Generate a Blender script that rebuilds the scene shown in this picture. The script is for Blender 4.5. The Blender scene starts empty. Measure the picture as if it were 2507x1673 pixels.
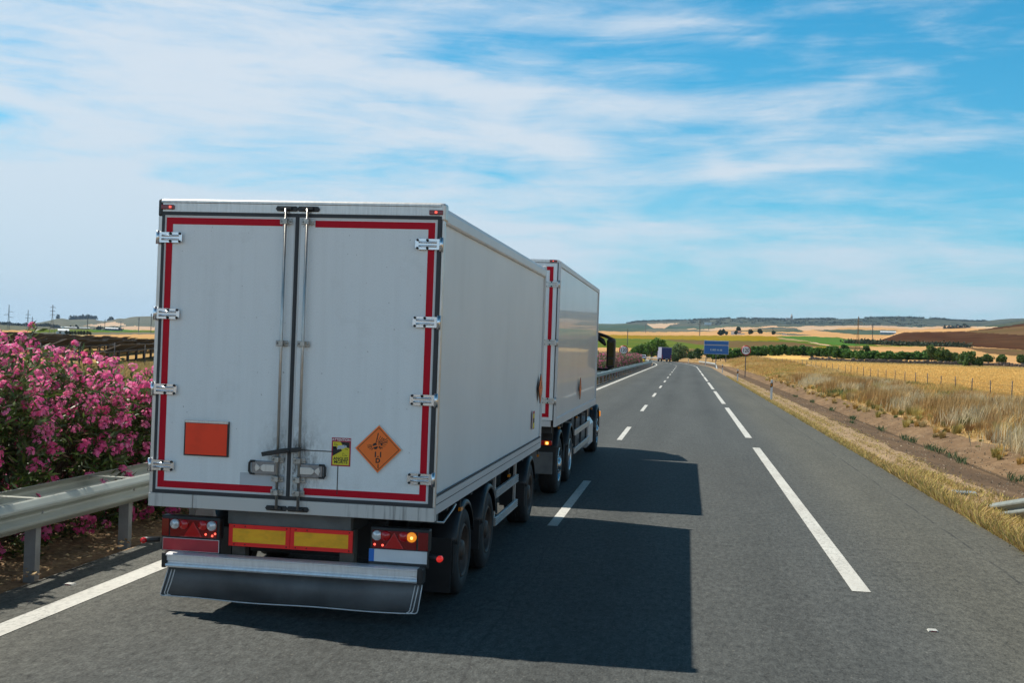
import bpy, bmesh, math, random
import numpy as np
from mathutils import Vector, Matrix

random.seed(7); RNG = np.random.default_rng(7)
SC = bpy.context.scene
COL = SC.collection

# ------------------------------------------------------------------ camera
FPX, YAW, PITCH, ROLL, CAMH = 2802.0, 0.1518, 0.0050, 0.0346, 2.4044
_F = Vector((-math.sin(YAW)*math.cos(PITCH), math.cos(YAW)*math.cos(PITCH), math.sin(PITCH)))
_R0 = Vector((math.cos(YAW), math.sin(YAW), 0)); _U0 = _R0.cross(_F)
_R = _R0*math.cos(ROLL) + _U0*math.sin(ROLL); _U = _U0*math.cos(ROLL) - _R0*math.sin(ROLL)
cam = bpy.data.cameras.new('camera'); cam_o = bpy.data.objects.new('camera', cam); COL.objects.link(cam_o)
cam.sensor_width = 36.0; cam.lens = 36.0*FPX/2507.0; cam.clip_start = 0.1; cam.clip_end = 40000
cam_o.matrix_world = Matrix(((_R.x,_U.x,-_F.x,0),(_R.y,_U.y,-_F.y,0),(_R.z,_U.z,-_F.z,CAMH),(0,0,0,1)))
SC.camera = cam_o
SC.view_settings.view_transform = 'Standard'; SC.view_settings.look = 'None'
SC.view_settings.exposure = 0.35; SC.view_settings.gamma = 1.0

# ------------------------------------------------------------------ sun
SX, SY = 0.615, -0.185            # ground shift of a shadow per metre of height
sun = bpy.data.lights.new('sun', 'SUN'); sun.energy = 4.9; sun.angle = math.radians(0.5); sun.color = (1.0, 0.93, 0.82)
sun_o = bpy.data.objects.new('sun', sun); COL.objects.link(sun_o)
sun_o.rotation_euler = Vector((SX, SY, -1)).to_track_quat('-Z', 'Y').to_euler()
sun_o.location = (-60, 20, 100)
SUN_EL = math.atan2(1, math.hypot(SX, SY)); SUN_AZ = math.atan2(-SX, -SY)

# ------------------------------------------------------------------ world: sky texture and thin cirrus
def pxdir(px, py):
    return (_F + _R*((px-1253.5)/FPX) - _U*((py-836.5)/FPX)).normalized()
W = bpy.data.worlds.new('World'); SC.world = W; W.use_nodes = True
nt = W.node_tree; nt.nodes.clear()
def N(t, **k):
    n = nt.nodes.new(t)
    for a, v in k.items(): setattr(n, a, v)
    return n
def L(a, b): nt.links.new(a, b)
def wmath(op, a, b=None, c=None, clamp=False):
    n = N('ShaderNodeMath', operation=op, use_clamp=clamp)
    for i, v in enumerate((a, b, c)):
        if v is None: continue
        if isinstance(v, (int, float)): n.inputs[i].default_value = v
        else: L(v, n.inputs[i])
    return n.outputs[0]
sky = N('ShaderNodeTexSky', sky_type='NISHITA', sun_disc=False, sun_elevation=SUN_EL, sun_rotation=SUN_AZ,
        altitude=100, air_density=1.0, dust_density=0.6, ozone_density=2.0)
tc = N('ShaderNodeTexCoord')
sep = N('ShaderNodeSeparateXYZ'); L(tc.outputs['Generated'], sep.inputs[0])
def noise(scale, loc, sc3, rot, detail, rough, dist):
    mp = N('ShaderNodeMapping'); mp.inputs['Location'].default_value = loc; mp.inputs['Scale'].default_value = sc3
    mp.inputs['Rotation'].default_value = (0, math.radians(rot), 0); L(tc.outputs['Generated'], mp.inputs[0])
    n = N('ShaderNodeTexNoise'); n.inputs['Scale'].default_value = scale; n.inputs['Detail'].default_value = detail
    n.inputs['Roughness'].default_value = rough; n.inputs['Distortion'].default_value = dist; L(mp.outputs[0], n.inputs['Vector'])
    return n.outputs[0]
n1 = noise(3.2, (3.1, 1.7, 0), (1.0, 1.0, 2.6), 6, 7, 0.55, 0.5)
n2 = noise(5.5, (0.3, 5.2, 2), (0.8, 1.0, 4.2), 7, 9, 0.60, 0.8)
n3 = noise(13.0, (7.3, 2.2, 5), (0.7, 1.0, 5.2), -9, 8, 0.64, 0.7)
dens = wmath('SUBTRACT', wmath('ADD', wmath('ADD', wmath('MULTIPLY', n1, 0.95), wmath('MULTIPLY', n2, 0.80)), wmath('MULTIPLY', n3, 0.52)), 0.555)
def blob(px, py, rx, ry, amp, tilt=0.0):
    """soft patch of thicker or thinner cirrus round a direction of the sky"""
    d = pxdir(px, py); rt = Vector((d.y, -d.x, 0)).normalized(); up = rt.cross(d)
    ct, st = math.cos(math.radians(tilt)), math.sin(math.radians(tilt))
    a = rt*ct + up*st; b = up*ct - rt*st
    sub = N('ShaderNodeVectorMath', operation='SUBTRACT'); L(tc.outputs['Generated'], sub.inputs[0]); sub.inputs[1].default_value = d
    vals = []
    for ax, r in ((a, rx), (b, ry)):
        dp = N('ShaderNodeVectorMath', operation='DOT_PRODUCT'); L(sub.outputs[0], dp.inputs[0]); dp.inputs[1].default_value = ax
        vals.append(wmath('POWER', wmath('MULTIPLY', dp.outputs['Value'], FPX/r), 2.0))
    return wmath('MULTIPLY', wmath('EXPONENT', wmath('MULTIPLY', wmath('ADD', vals[0], vals[1]), -1.0)), amp)
BLOBS = [(520, 420, 800, 560, 0.36, 0), (900, 180, 700, 90, 0.05, -3), (1350, 240, 520, 42, 0.24, -4), (1120, 330, 420, 60, 0.10, -5),
         (1650, 70, 330, 30, 0.16, -3), (1280, 350, 200, 28, 0.12, -4), (0, 275, 130, 42, -0.40, 0), (0, 365, 160, 36, -0.16, 0), (60, 130, 130, 50, -0.14, 0),
         (30, 240, 120, 22, 0.20, -8), (2150, 360, 620, 26, 0.19, 7), (1830, 420, 190, 14, 0.20, 4), (1760, 395, 60, 26, 0.10, -50), (2000, 560, 900, 14, 0.05, 0),
         (1850, 600, 700, 60, 0.17, -2), (2300, 620, 500, 40, 0.12, 0), (1500, 690, 1500, 60, 0.17, 0), (2000, 190, 650, 160, -0.07, 8), (2380, 60, 400, 120, -0.05, 0), (1950, 30, 500, 26, 0.10, 6), (2300, 150, 380, 18, 0.09, 9),
         (1750, 300, 250, 30, -0.10, 5), (1900, 500, 420, 50, -0.12, 3), (2400, 260, 250, 24, 0.06, -6), (1680, 690, 500, 20, -0.05, 0), (400, 700, 700, 160, 0.22, 0), (150, 560, 420, 160, 0.20, 0), (60, 760, 500, 80, 0.20, 0), (1000, 620, 500, 120, 0.10, 0)]
for b in BLOBS: dens = wmath('ADD', dens, blob(*b))
dens = wmath('SUBTRACT', dens, wmath('MULTIPLY', wmath('MAXIMUM', wmath('SUBTRACT', sep.outputs[2], 0.36), 0.0), 0.9))
mr = N('ShaderNodeMapRange', interpolation_type='SMOOTHSTEP'); L(dens, mr.inputs[0])
mr.inputs[1].default_value = 0.42; mr.inputs[2].default_value = 1.02
tint = N('ShaderNodeMix', data_type='RGBA', blend_type='MULTIPLY'); tint.inputs[0].default_value = 1.0
L(sky.outputs[0], tint.inputs[6]); tint.inputs[7].default_value = (0.12, 1.12, 1.34, 1)
mx = N('ShaderNodeMix', data_type='RGBA'); L(wmath('MULTIPLY', mr.outputs[0], 0.93), mx.inputs[0])
L(tint.outputs[2], mx.inputs[6]); mx.inputs[7].default_value = (7.2, 7.85, 8.6, 1)
# thin white veil towards the horizon
veil = wmath('MULTIPLY', wmath('EXPONENT', wmath('MULTIPLY', wmath('MAXIMUM', sep.outputs[2], 0.0), -9.0)), 0.80)
mh = N('ShaderNodeMix', data_type='RGBA'); L(veil, mh.inputs[0]); L(mx.outputs[2], mh.inputs[6]); mh.inputs[7].default_value = (4.5, 6.4, 7.8, 1)
# low unseen cloud bank added behind the camera to brighten the trailer doors
bk = N('ShaderNodeMapRange', interpolation_type='SMOOTHSTEP'); L(wmath('MULTIPLY', sep.outputs[1], -1.0), bk.inputs[0]); bk.inputs[1].default_value = 0.0; bk.inputs[2].default_value = 0.5
lo = N('ShaderNodeMapRange', interpolation_type='SMOOTHSTEP'); L(sep.outputs[2], lo.inputs[0]); lo.inputs[1].default_value = 0.30; lo.inputs[2].default_value = 0.55; lo.inputs[3].default_value = 1.0; lo.inputs[4].default_value = 0.0
mbk = N('ShaderNodeMix', data_type='RGBA'); L(wmath('MULTIPLY', wmath('MULTIPLY', bk.outputs[0], lo.outputs[0]), 0.75), mbk.inputs[0]); L(mh.outputs[2], mbk.inputs[6]); mbk.inputs[7].default_value = (7.0, 9.5, 11.6, 1)
zen = N('ShaderNodeMapRange', interpolation_type='SMOOTHSTEP'); L(sep.outputs[2], zen.inputs[0])  # overhead sky, out of view, dimmed to deepen the shade on the road
zen.inputs[1].default_value = 0.33; zen.inputs[2].default_value = 0.95; zen.inputs[3].default_value = 1.0; zen.inputs[4].default_value = 0.22
zs = N('ShaderNodeVectorMath', operation='SCALE'); L(mbk.outputs[2], zs.inputs[0]); L(zen.outputs[0], zs.inputs['Scale'])
bg = N('ShaderNodeBackground'); bg.inputs[1].default_value = 0.08; L(zs.outputs[0], bg.inputs[0])
wo = N('ShaderNodeOutputWorld'); L(bg.outputs[0], wo.inputs[0])
# ------------------------------------------------------------------ materials
MATS = {}
def mat(name, col, rough=0.6, metal=0.0, var=0.0, vscale=3.0, vstretch=(1,1,1), bump=0.0, bscale=40.0, emit=None, estr=0.0,
        attr=None, transl=0.0, coat=0.0, alpha=1.0, spec=0.5, var2=0.0, v2scale=0.3, col2=None, detail=6):
    if name in MATS: return MATS[name]
    m = bpy.data.materials.new(name); m.use_nodes = True; t = m.node_tree; t.nodes.clear()
    out = t.nodes.new('ShaderNodeOutputMaterial'); p = t.nodes.new('ShaderNodeBsdfPrincipled')
    p.inputs['Roughness'].default_value = rough; p.inputs['Metallic'].default_value = metal
    p.inputs['Base Color'].default_value = (*col, 1); p.inputs['Coat Weight'].default_value = coat
    p.inputs['Specular IOR Level'].default_value = spec
    tcn = t.nodes.new('ShaderNodeTexCoord'); src = None
    if attr:
        a = t.nodes.new('ShaderNodeAttribute'); a.attribute_name = attr; src = a.outputs['Color']
    def nz(scale, st, det=detail):
        mp = t.nodes.new('ShaderNodeMapping'); mp.inputs['Scale'].default_value = st; t.links.new(tcn.outputs['Object'], mp.inputs[0])
        n = t.nodes.new('ShaderNodeTexNoise'); n.inputs['Scale'].default_value = scale; n.inputs['Detail'].default_value = det; n.inputs['Roughness'].default_value = 0.62
        t.links.new(mp.outputs[0], n.inputs['Vector']); return n.outputs[0]
    def scale_by(src, fac, amt):
        mr = t.nodes.new('ShaderNodeMapRange'); t.links.new(fac, mr.inputs[0]); mr.inputs[1].default_value = 0.3; mr.inputs[2].default_value = 0.7
        mr.inputs[3].default_value = 1-amt; mr.inputs[4].default_value = 1+amt
        v = t.nodes.new('ShaderNodeVectorMath'); v.operation = 'SCALE'
        if src is None: v.inputs[0].default_value = col
        else: t.links.new(src, v.inputs[0])
        t.links.new(mr.outputs[0], v.inputs['Scale']); return v.outputs[0]
    if col2:
        mr = t.nodes.new('ShaderNodeMapRange'); t.links.new(nz(v2scale, (1,1,1)), mr.inputs[0]); mr.inputs[1].default_value = 0.42; mr.inputs[2].default_value = 0.6
        mxx = t.nodes.new('ShaderNodeMix'); mxx.data_type = 'RGBA'; t.links.new(mr.outputs[0], mxx.inputs[0])
        mxx.inputs[6].default_value = (*col, 1); mxx.inputs[7].default_value = (*col2, 1); src = mxx.outputs[2]
    if var2 and not col2: src = scale_by(src, nz(v2scale, (1,1,1)), var2)
    if var: src = scale_by(src, nz(vscale, vstretch), var)
    if src is not None: t.links.new(src, p.inputs['Base Color'])
    if bump:
        b = t.nodes.new('ShaderNodeBump'); b.inputs['Strength'].default_value = bump; b.inputs['Distance'].default_value = 0.02
        t.links.new(nz(bscale, (1,1,1)), b.inputs['Height']); t.links.new(b.outputs[0], p.inputs['Normal'])
    if emit:
        p.inputs['Emission Color'].default_value = (*emit, 1); p.inputs['Emission Strength'].default_value = estr
    sh = p.outputs[0]
    if transl:
        tr = t.nodes.new('ShaderNodeBsdfTranslucent'); ms = t.nodes.new('ShaderNodeMixShader'); ms.inputs[0].default_value = transl
        if src is not None: t.links.new(src, tr.inputs[0])
        else: tr.inputs[0].default_value = (*col, 1)
        t.links.new(sh, ms.inputs[1]); t.links.new(tr.outputs[0], ms.inputs[2]); sh = ms.outputs[0]
    t.links.new(sh, out.inputs[0]); MATS[name] = m; return m

def G(*c): return tuple(c)
m_alu = mat('brushed aluminium', (0.60, 0.60, 0.59), 0.38, 0.75, var=0.12, vscale=6, vstretch=(8,1,1))
m_alu_dull = mat('weathered aluminium sill', (0.50, 0.50, 0.49), 0.5, 0.35, var=0.22, vscale=5, vstretch=(6,1,0.6), var2=0.12, v2scale=2.5)
m_bump = mat('ribbed aluminium bumper', (0.80, 0.82, 0.85), 0.34, 0.4, var=0.08, vscale=4, vstretch=(8,1,1))
m_rail = mat('galvanised steel', (0.36, 0.385, 0.345), 0.5, 0.25, var=0.16, vscale=3, vstretch=(1,0.3,1), var2=0.10, v2scale=0.6)
m_railpost = mat('galvanised post', (0.30, 0.31, 0.31), 0.55, 0.35, var=0.14, vscale=8)
m_chrome = mat('polished chrome', (0.70, 0.73, 0.77), 0.24, 0.9)
m_rodb = mat('weathered cast bracket', (0.40, 0.39, 0.37), 0.42, 0.7, var=0.35, vscale=18)
m_paddle = mat('dull metal handle case', (0.24, 0.24, 0.25), 0.35, 0.7, var=0.25, vscale=14)
m_rod = mat('zinc locking rod', (0.45, 0.44, 0.42), 0.36, 0.85, var=0.2, vscale=6)
m_steel = mat('dark chassis steel', (0.045, 0.047, 0.05), 0.6, 0.2, var=0.3, vscale=5)
m_chgrey = mat('grey painted chassis', (0.12, 0.13, 0.135), 0.55, 0.1, var=0.25, vscale=4)
m_brown = mat('rusty chassis bracket', (0.10, 0.085, 0.07), 0.75, 0.1, var=0.35, vscale=7)
m_black = mat('black plastic', (0.018, 0.019, 0.021), 0.45, var=0.25, vscale=9)
m_rubber = mat('black rubber seal', (0.030, 0.034, 0.040), 0.55, var=0.2, vscale=7)
m_flap = mat('dark mud flap rubber', (0.095, 0.102, 0.110), 0.5, var=0.35, vscale=2.2, var2=0.3, v2scale=1.0, bump=0.05, bscale=9)
m_tyre = mat('tyre rubber', (0.022, 0.022, 0.023), 0.75, var=0.3, vscale=6)
m_rim = mat('rusty steel rim', (0.075, 0.055, 0.045), 0.55, 0.25, var=0.35, vscale=6)
m_hub = mat('polished wheel trim', (0.42, 0.44, 0.47), 0.20, 0.9, var=0.1, vscale=5)
m_alloy = mat('alloy rim', (0.55, 0.57, 0.60), 0.3, 0.8, var=0.15, vscale=5)
m_red = mat('red reflective tape', (0.52, 0.002, 0.018), 0.5, var=0.06, vscale=14, spec=0.2)
m_redtrim = mat('red fluorescent board border', (0.98, 0.018, 0.014), 0.5, var=0.06, vscale=12)
m_yel = mat('yellow reflective board', (0.98, 0.46, 0.010), 0.5, var=0.16, vscale=9, vstretch=(1,1,2))
m_orange = mat('orange plate', (1.0, 0.055, 0.008), 0.55, var=0.08, vscale=8)
m_placard = mat('orange hazard placard', (1.0, 0.20, 0.025), 0.5, var=0.05, vscale=8)
m_white = mat('white sticker', (0.78, 0.78, 0.76), 0.5)
m_stud = mat('worn stud plastic', (0.40, 0.40, 0.37), 0.6, var=0.2, vscale=30)
m_sblack = mat('printed black', (0.012, 0.012, 0.013), 0.5)
m_syel = mat('sticker yellow', (0.75, 0.62, 0.03), 0.5)
m_sred = mat('sticker crimson border', (0.42, 0.012, 0.055), 0.5)
m_sgrey = mat('printed grey', (0.50, 0.53, 0.57), 0.5)
m_plate = mat('blank white number plate', (0.66, 0.69, 0.72), 0.4, var=0.06, vscale=6)
m_platered = mat('blank red number plate', (0.46, 0.03, 0.045), 0.4, var=0.2, vscale=4)
m_blue = mat('plate blue band', (0.02, 0.16, 0.55), 0.4)
m_lred = mat('dark red lamp lens', (0.20, 0.004, 0.006), 0.12, coat=0.4)
m_lredl = mat('red lamp lens', (0.50, 0.008, 0.010), 0.12, coat=0.5)
m_lclear = mat('clear lamp lens', (0.62, 0.64, 0.66), 0.12, 0.3, var=0.3, vscale=40)
m_lamber = mat('amber lamp lens', (0.75, 0.25, 0.02), 0.15, coat=0.3)
m_amber_on = mat('lit amber lamp', (0.9, 0.35, 0.03), 0.2, emit=(1.0, 0.30, 0.02), estr=0.45)
m_amber_core = mat('lit amber bulb', (1, 0.7, 0.2), 0.2, emit=(1.0, 0.55, 0.12), estr=1.9)
m_red_on = mat('lit red lamp', (0.9, 0.03, 0.02), 0.2, emit=(1.0, 0.04, 0.03), estr=0.3)
m_red_core = mat('lit red bulb', (1, 0.3, 0.2), 0.2, emit=(1.0, 0.07, 0.04), estr=2.2)
m_mirror = mat('mirror glass', (0.02, 0.032, 0.038), 0.03, 1.0)
m_cab = mat('silver grey cab paint', (0.30, 0.29, 0.28), 0.3, 0.3, coat=0.4)
m_tank = mat('white tank cover', (0.62, 0.64, 0.66), 0.3, 0.3, var=0.08, vscale=5)
m_glass = mat('dark vehicle glass', (0.012, 0.016, 0.02), 0.06, spec=0.7)
m_conc = mat('ditch concrete', (0.20, 0.135, 0.085), 0.9, var=0.22, vscale=2.4, vstretch=(1,0.35,1), var2=0.3, v2scale=0.45, bump=0.25, bscale=25)
m_dirt = mat('stony verge soil', (0.29, 0.205, 0.125), 0.95, spec=0.05, var=0.35, vscale=9, bump=0.5, bscale=12, var2=0.15, v2scale=0.7)
m_meddirt = mat('median soil with dry leaves', (0.24, 0.165, 0.10), 0.95, spec=0.05, var=0.45, vscale=14, bump=0.6, bscale=14, var2=0.25, v2scale=1.2)
m_bank = mat('straw covered bank soil', (0.33, 0.215, 0.10), 0.95, spec=0.05, var=0.3, vscale=3, bump=0.5, bscale=6, var2=0.2, v2scale=0.3)
m_signw = mat('sign face white', (0.72, 0.72, 0.72), 0.45)
m_signr = mat('sign ring red', (0.30, 0.012, 0.02), 0.45)
m_signb = mat('motorway sign blue', (0.004, 0.115, 0.40), 0.4, var=0.06, vscale=2)
m_signt = mat('sign lettering pale', (0.55, 0.66, 0.55), 0.5)
m_pole = mat('grey sign post', (0.13, 0.13, 0.13), 0.6, 0.3)
m_postw = mat('white marker post', (0.62, 0.63, 0.63), 0.6, var=0.08, vscale=6)
m_fpost = mat('dark metal fence post', (0.07, 0.07, 0.075), 0.7, 0.2)
m_lattice = mat('hazy steel lattice', (0.17, 0.17, 0.18), 0.7, 0.2)
m_lattice_r = mat('rusty steel lattice', (0.30, 0.19, 0.11), 0.7, 0.2, var=0.2, vscale=0.6)
m_panelb = mat('solar panel underside', (0.060, 0.045, 0.034), 0.6, var=0.2, vscale=0.6, vstretch=(1,1,1))
m_frame = mat('panel frame', (0.22, 0.20, 0.18), 0.5, 0.4)
m_stone = mat('dry stone', (0.145, 0.115, 0.095), 0.95, var=0.5, vscale=2.5, bump=0.6, bscale=4)
m_wallw = mat('whitewashed wall', (0.72, 0.72, 0.70), 0.8, var=0.08, vscale=0.6)
m_wallg = mat('grey shed wall', (0.36, 0.37, 0.40), 0.7, var=0.1, vscale=0.3)
m_wallb = mat('dark blue shed wall', (0.05, 0.075, 0.12), 0.6, var=0.1, vscale=0.3)
m_walltan = mat('tan warehouse wall', (0.38, 0.30, 0.24), 0.8, var=0.1, vscale=0.3)
m_roof = mat('clay tile roof', (0.27, 0.14, 0.085), 0.85, var=0.25, vscale=1.5)
m_rooflt = mat('pale sheet roof', (0.62, 0.64, 0.66), 0.6, var=0.08, vscale=0.5)
m_bark = mat('bark', (0.085, 0.062, 0.045), 0.9, var=0.3, vscale=5)
m_leaf = mat('tree leaves', (0.05, 0.085, 0.028), 0.6, spec=0.2, attr='Col', transl=0.25)
m_ole = mat('oleander leaves', (0.05, 0.09, 0.025), 0.42, attr='Col', transl=0.22)
m_petal = mat('pink oleander petals', (0.62, 0.07, 0.24), 0.55, attr='Col', transl=0.48)
m_grass = mat('dry grass blades', (0.4, 0.28, 0.12), 0.8, spec=0.15, attr='Col', transl=0.30)
m_trk_blue = mat('blue tarpaulin', (0.008, 0.020, 0.125), 0.45, var=0.12, vscale=1.2)
m_trk_white = mat('pale tarpaulin side', (0.30, 0.30, 0.40), 0.5, var=0.05, vscale=1.0)
m_carw = mat('white car paint', (0.72, 0.74, 0.76), 0.25, coat=0.6)

def nodes_of(name):
    m = bpy.data.materials.new(name); m.use_nodes = True; t = m.node_tree
    return m, t, t.nodes['Principled BSDF']
class NB:
    """small node writer for the bigger procedural surfaces"""
    def __init__(s, t): s.t = t; s.tc = t.nodes.new('ShaderNodeTexCoord').outputs['Object']
    def math(s, op, a, b=None, c=None, clamp=False):
        n = s.t.nodes.new('ShaderNodeMath'); n.operation = op; n.use_clamp = clamp
        for i, v in enumerate((a, b, c)):
            if v is None: continue
            if isinstance(v, (int, float)): n.inputs[i].default_value = v
            else: s.t.links.new(v, n.inputs[i])
        return n.outputs[0]
    def noise(s, scale, st=(1,1,1), det=5, rough=0.6, loc=(0,0,0), dist=0.0):
        mp = s.t.nodes.new('ShaderNodeMapping'); mp.inputs['Scale'].default_value = st; mp.inputs['Location'].default_value = loc
        s.t.links.new(s.tc, mp.inputs[0]); n = s.t.nodes.new('ShaderNodeTexNoise')
        n.inputs['Scale'].default_value = scale; n.inputs['Detail'].default_value = det; n.inputs['Roughness'].default_value = rough; n.inputs['Distortion'].default_value = dist
        s.t.links.new(mp.outputs[0], n.inputs['Vector']); return n.outputs[0]
    def xyz(s):
        n = s.t.nodes.new('ShaderNodeSeparateXYZ'); s.t.links.new(s.tc, n.inputs[0]); return n.outputs
    def rng(s, v, a, b, c=0.0, d=1.0, smooth=False):
        n = s.t.nodes.new('ShaderNodeMapRange'); s.t.links.new(v, n.inputs[0])
        if smooth: n.interpolation_type = 'SMOOTHSTEP'
        for i, q in enumerate((a, b, c, d)): n.inputs[i+1].default_value = q
        return n.outputs[0]
    def mix(s, f, a, b):
        n = s.t.nodes.new('ShaderNodeMix'); n.data_type = 'RGBA'
        if isinstance(f, (int, float)): n.inputs[0].default_value = f
        else: s.t.links.new(f, n.inputs[0])
        for i, v in ((6, a), (7, b)):
            if isinstance(v, tuple): n.inputs[i].default_value = (*v[:3], 1)
            else: s.t.links.new(v, n.inputs[i])
        return n.outputs[2]
    def mul(s, c, f):
        n = s.t.nodes.new('ShaderNodeVectorMath'); n.operation = 'SCALE'
        if isinstance(c, tuple): n.inputs[0].default_value = c
        else: s.t.links.new(c, n.inputs[0])
        s.t.links.new(f, n.inputs['Scale']); return n.outputs[0]
    def bump(s, p, h, strength, dist=0.01):
        b = s.t.nodes.new('ShaderNodeBump'); b.inputs['Strength'].default_value = strength; b.inputs['Distance'].default_value = dist
        s.t.links.new(h, b.inputs['Height']); s.t.links.new(b.outputs[0], p.inputs['Normal'])

# asphalt: bluish worn lanes, warmer shoulder, fine aggregate, wheel tracks, one sealed joint in the shoulder
def make_asphalt():
    m, t, p = nodes_of('asphalt'); k = NB(t); X, Y, Z = k.xyz()
    lane = k.rng(k.noise(0.18, (1, 0.25, 1), 4), 0.35, 0.65, 0.0, 1.0)
    sh = k.rng(X, 1.6, 3.2, 0, 1, True)
    base = k.mix(sh, (0.062, 0.066, 0.063), (0.082, 0.080, 0.065))
    base = k.mix(k.rng(X, -3.4, -5.2, 0, 0.8, True), base, (0.081, 0.081, 0.070))
    tr = None
    for c in (-4.4, -2.65, -0.85, 0.95):
        g = k.math('EXPONENT', k.math('MULTIPLY', k.math('POWER', k.math('MULTIPLY', k.math('SUBTRACT', X, c), 2.2), 2.0), -1.0))
        tr = g if tr is None else k.math('ADD', tr, g)
    c0 = k.mul(base, k.math('ADD', 1.0, k.math('ADD', k.math('MULTIPLY', tr, -0.15), k.math('MULTIPLY', k.math('SUBTRACT', lane, 0.5), 0.16))))
    ag = k.noise(17, (1, 0.42, 1), 5, 0.8); ag2 = k.noise(60, (1, 0.5, 1), 3, 0.7)
    f = k.math('ADD', k.rng(ag, 0.3, 0.7, 0.42, 1.58), k.rng(ag2, 0.3, 0.7, -0.42, 0.42))
    f = k.math('MULTIPLY', f, k.rng(k.noise(2.6, (1, 0.6, 1), 6, 0.7, (3, 8, 0)), 0.3, 0.7, 0.88, 1.12))
    f = k.math('MULTIPLY', f, k.rng(k.noise(0.5, (2.2, 0.12, 1), 5, 0.65, (1, 4, 0)), 0.35, 0.65, 0.90, 1.10))
    c1 = k.mul(c0, f)
    stone = k.rng(k.noise(34, (1, 0.6, 1), 1, 0.5, (4, 9, 0)), 0.66, 0.76, 0, 0.5)
    c2 = k.mix(stone, c1, (0.17, 0.165, 0.145))
    wob = k.math('MULTIPLY', k.math('SUBTRACT', k.noise(0.7, (0.01, 1, 1), 3), 0.5), 0.10)
    seam = k.rng(k.math('ABSOLUTE', k.math('SUBTRACT', k.math('ADD', X, wob), 3.72)), 0.008, 0.022, 0.75, 0.0)
    seam = k.math('MULTIPLY', seam, k.rng(k.noise(1.5, (1, 1, 1), 3), 0.38, 0.55, 0.15, 1))
    c3 = k.mix(seam, c2, (0.028, 0.028, 0.026))
    cr = k.rng(k.math('ABSOLUTE', k.math('SUBTRACT', k.math('ADD', X, k.math('MULTIPLY', wob, 3.0)), -1.55)), 0.006, 0.016, 0.45, 0.0)
    c3 = k.mix(cr, c3, (0.03, 0.03, 0.03))
    t.links.new(c3, p.inputs['Base Color']); p.inputs['Roughness'].default_value = 0.82; p.inputs['Specular IOR Level'].default_value = 0.28
    k.bump(p, ag, 0.6, 0.012); return m
m_asphalt = make_asphalt()
def make_paint():
    m, t, p = nodes_of('road paint'); k = NB(t)
    w = k.math('MULTIPLY', k.rng(k.noise(22, (1, 0.5, 1), 6, 0.75), 0.48, 0.66, 0.0, 0.8), k.rng(k.noise(1.7, (1, 0.5, 1), 4, 0.6, (5, 1, 0)), 0.36, 0.62, 0.25, 1.0))
    c = k.mix(k.rng(k.noise(1.3, (2, 0.6, 1), 5), 0.3, 0.7), (0.54, 0.54, 0.50), (0.43, 0.42, 0.38))
    Y = k.xyz()[1]
    rib = k.rng(k.math('FRACT', k.math('MULTIPLY', Y, 2.0)), 0.0, 0.10, 0.25, 0.0)
    c = k.mix(rib, c, (0.40, 0.39, 0.35))
    t.links.new(k.mix(w, c, (0.16, 0.16, 0.15)), p.inputs['Base Color']); p.inputs['Roughness'].default_value = 0.7
    k.bump(p, k.noise(40, (1, 1, 1), 4), 0.3, 0.01); return m
m_paint = make_paint()
def make_door():
    m, t, p = nodes_of('white door panel'); k = NB(t); X, Y, Z = k.xyz()
    streak = k.noise(3.0, (3.2, 1, 0.16), 6, 0.65, (2, 0, 1)); blot = k.noise(2.2, (1, 1, 1), 6, 0.7); fine = k.noise(150, (1, 1, 0.5), 2)
    c = k.mix(k.rng(streak, 0.45, 0.75, 0, 0.35), (0.80, 0.835, 0.85), (0.63, 0.655, 0.665))
    c = k.mix(k.rng(blot, 0.55, 0.8, 0, 0.30), c, (0.44, 0.45, 0.44))
    c = k.mul(c, k.rng(fine, 0.3, 0.7, 0.95, 1.05))
    # grime rubbed round the lock gear and drip marks
    d = k.math('EXPONENT', k.math('MULTIPLY', k.math('ADD', k.math('POWER', k.math('MULTIPLY', k.math('SUBTRACT', X, 0.03), 4.6), 2.0), k.math('POWER', k.math('MULTIPLY', k.math('SUBTRACT', Z, 1.34), 3.2), 2.0)), -1.0))
    g = k.math('MULTIPLY', d, k.rng(k.noise(11, (1.6, 1, 0.7), 7, 0.75, (5, 2, 3)), 0.40, 0.62, 0, 1.15))
    c = k.mix(k.math('MINIMUM', g, 0.9), c, (0.055, 0.05, 0.045))
    spk = k.rng(k.noise(30, (1, 1, 1), 1, 0.5, (3, 3, 8)), 0.74, 0.78, 0, 0.6)
    c = k.mix(spk, c, (0.2, 0.2, 0.2))
    t.links.new(c, p.inputs['Base Color']); p.inputs['Roughness'].default_value = 0.42
    k.bump(p, k.noise(6, (1, 1, 0.6), 3), 0.06, 0.01); return m
m_door = make_door()
def make_wall(name, rough, wav, col):
    m, t, p = nodes_of(name); k = NB(t)
    st = k.noise(2.5, (1, 1.4, 0.12), 6, 0.65); bl = k.noise(0.7, (1, 1, 1), 5)
    c = k.mix(k.rng(st, 0.5, 0.8, 0, 0.28), col, tuple(v*0.74 for v in col)); c = k.mul(c, k.rng(bl, 0.3, 0.7, 0.95, 1.05))
    t.links.new(c, p.inputs['Base Color']); p.inputs['Roughness'].default_value = rough
    p.inputs['Specular IOR Level'].default_value = 0.55
    if wav:
        p.inputs['Coat Weight'].default_value = 0.34; p.inputs['Coat Roughness'].default_value = 0.03
        k.bump(p, k.noise(1.1, (1, 2.6, 0.35), 2), wav, 0.05)
    return m
m_sidewall = make_wall('matt white side wall', 0.50, 0.0, (0.76, 0.79, 0.80))
m_sideglos = make_wall('glossy white side wall', 0.36, 0.05, (0.62, 0.645, 0.67))
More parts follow.
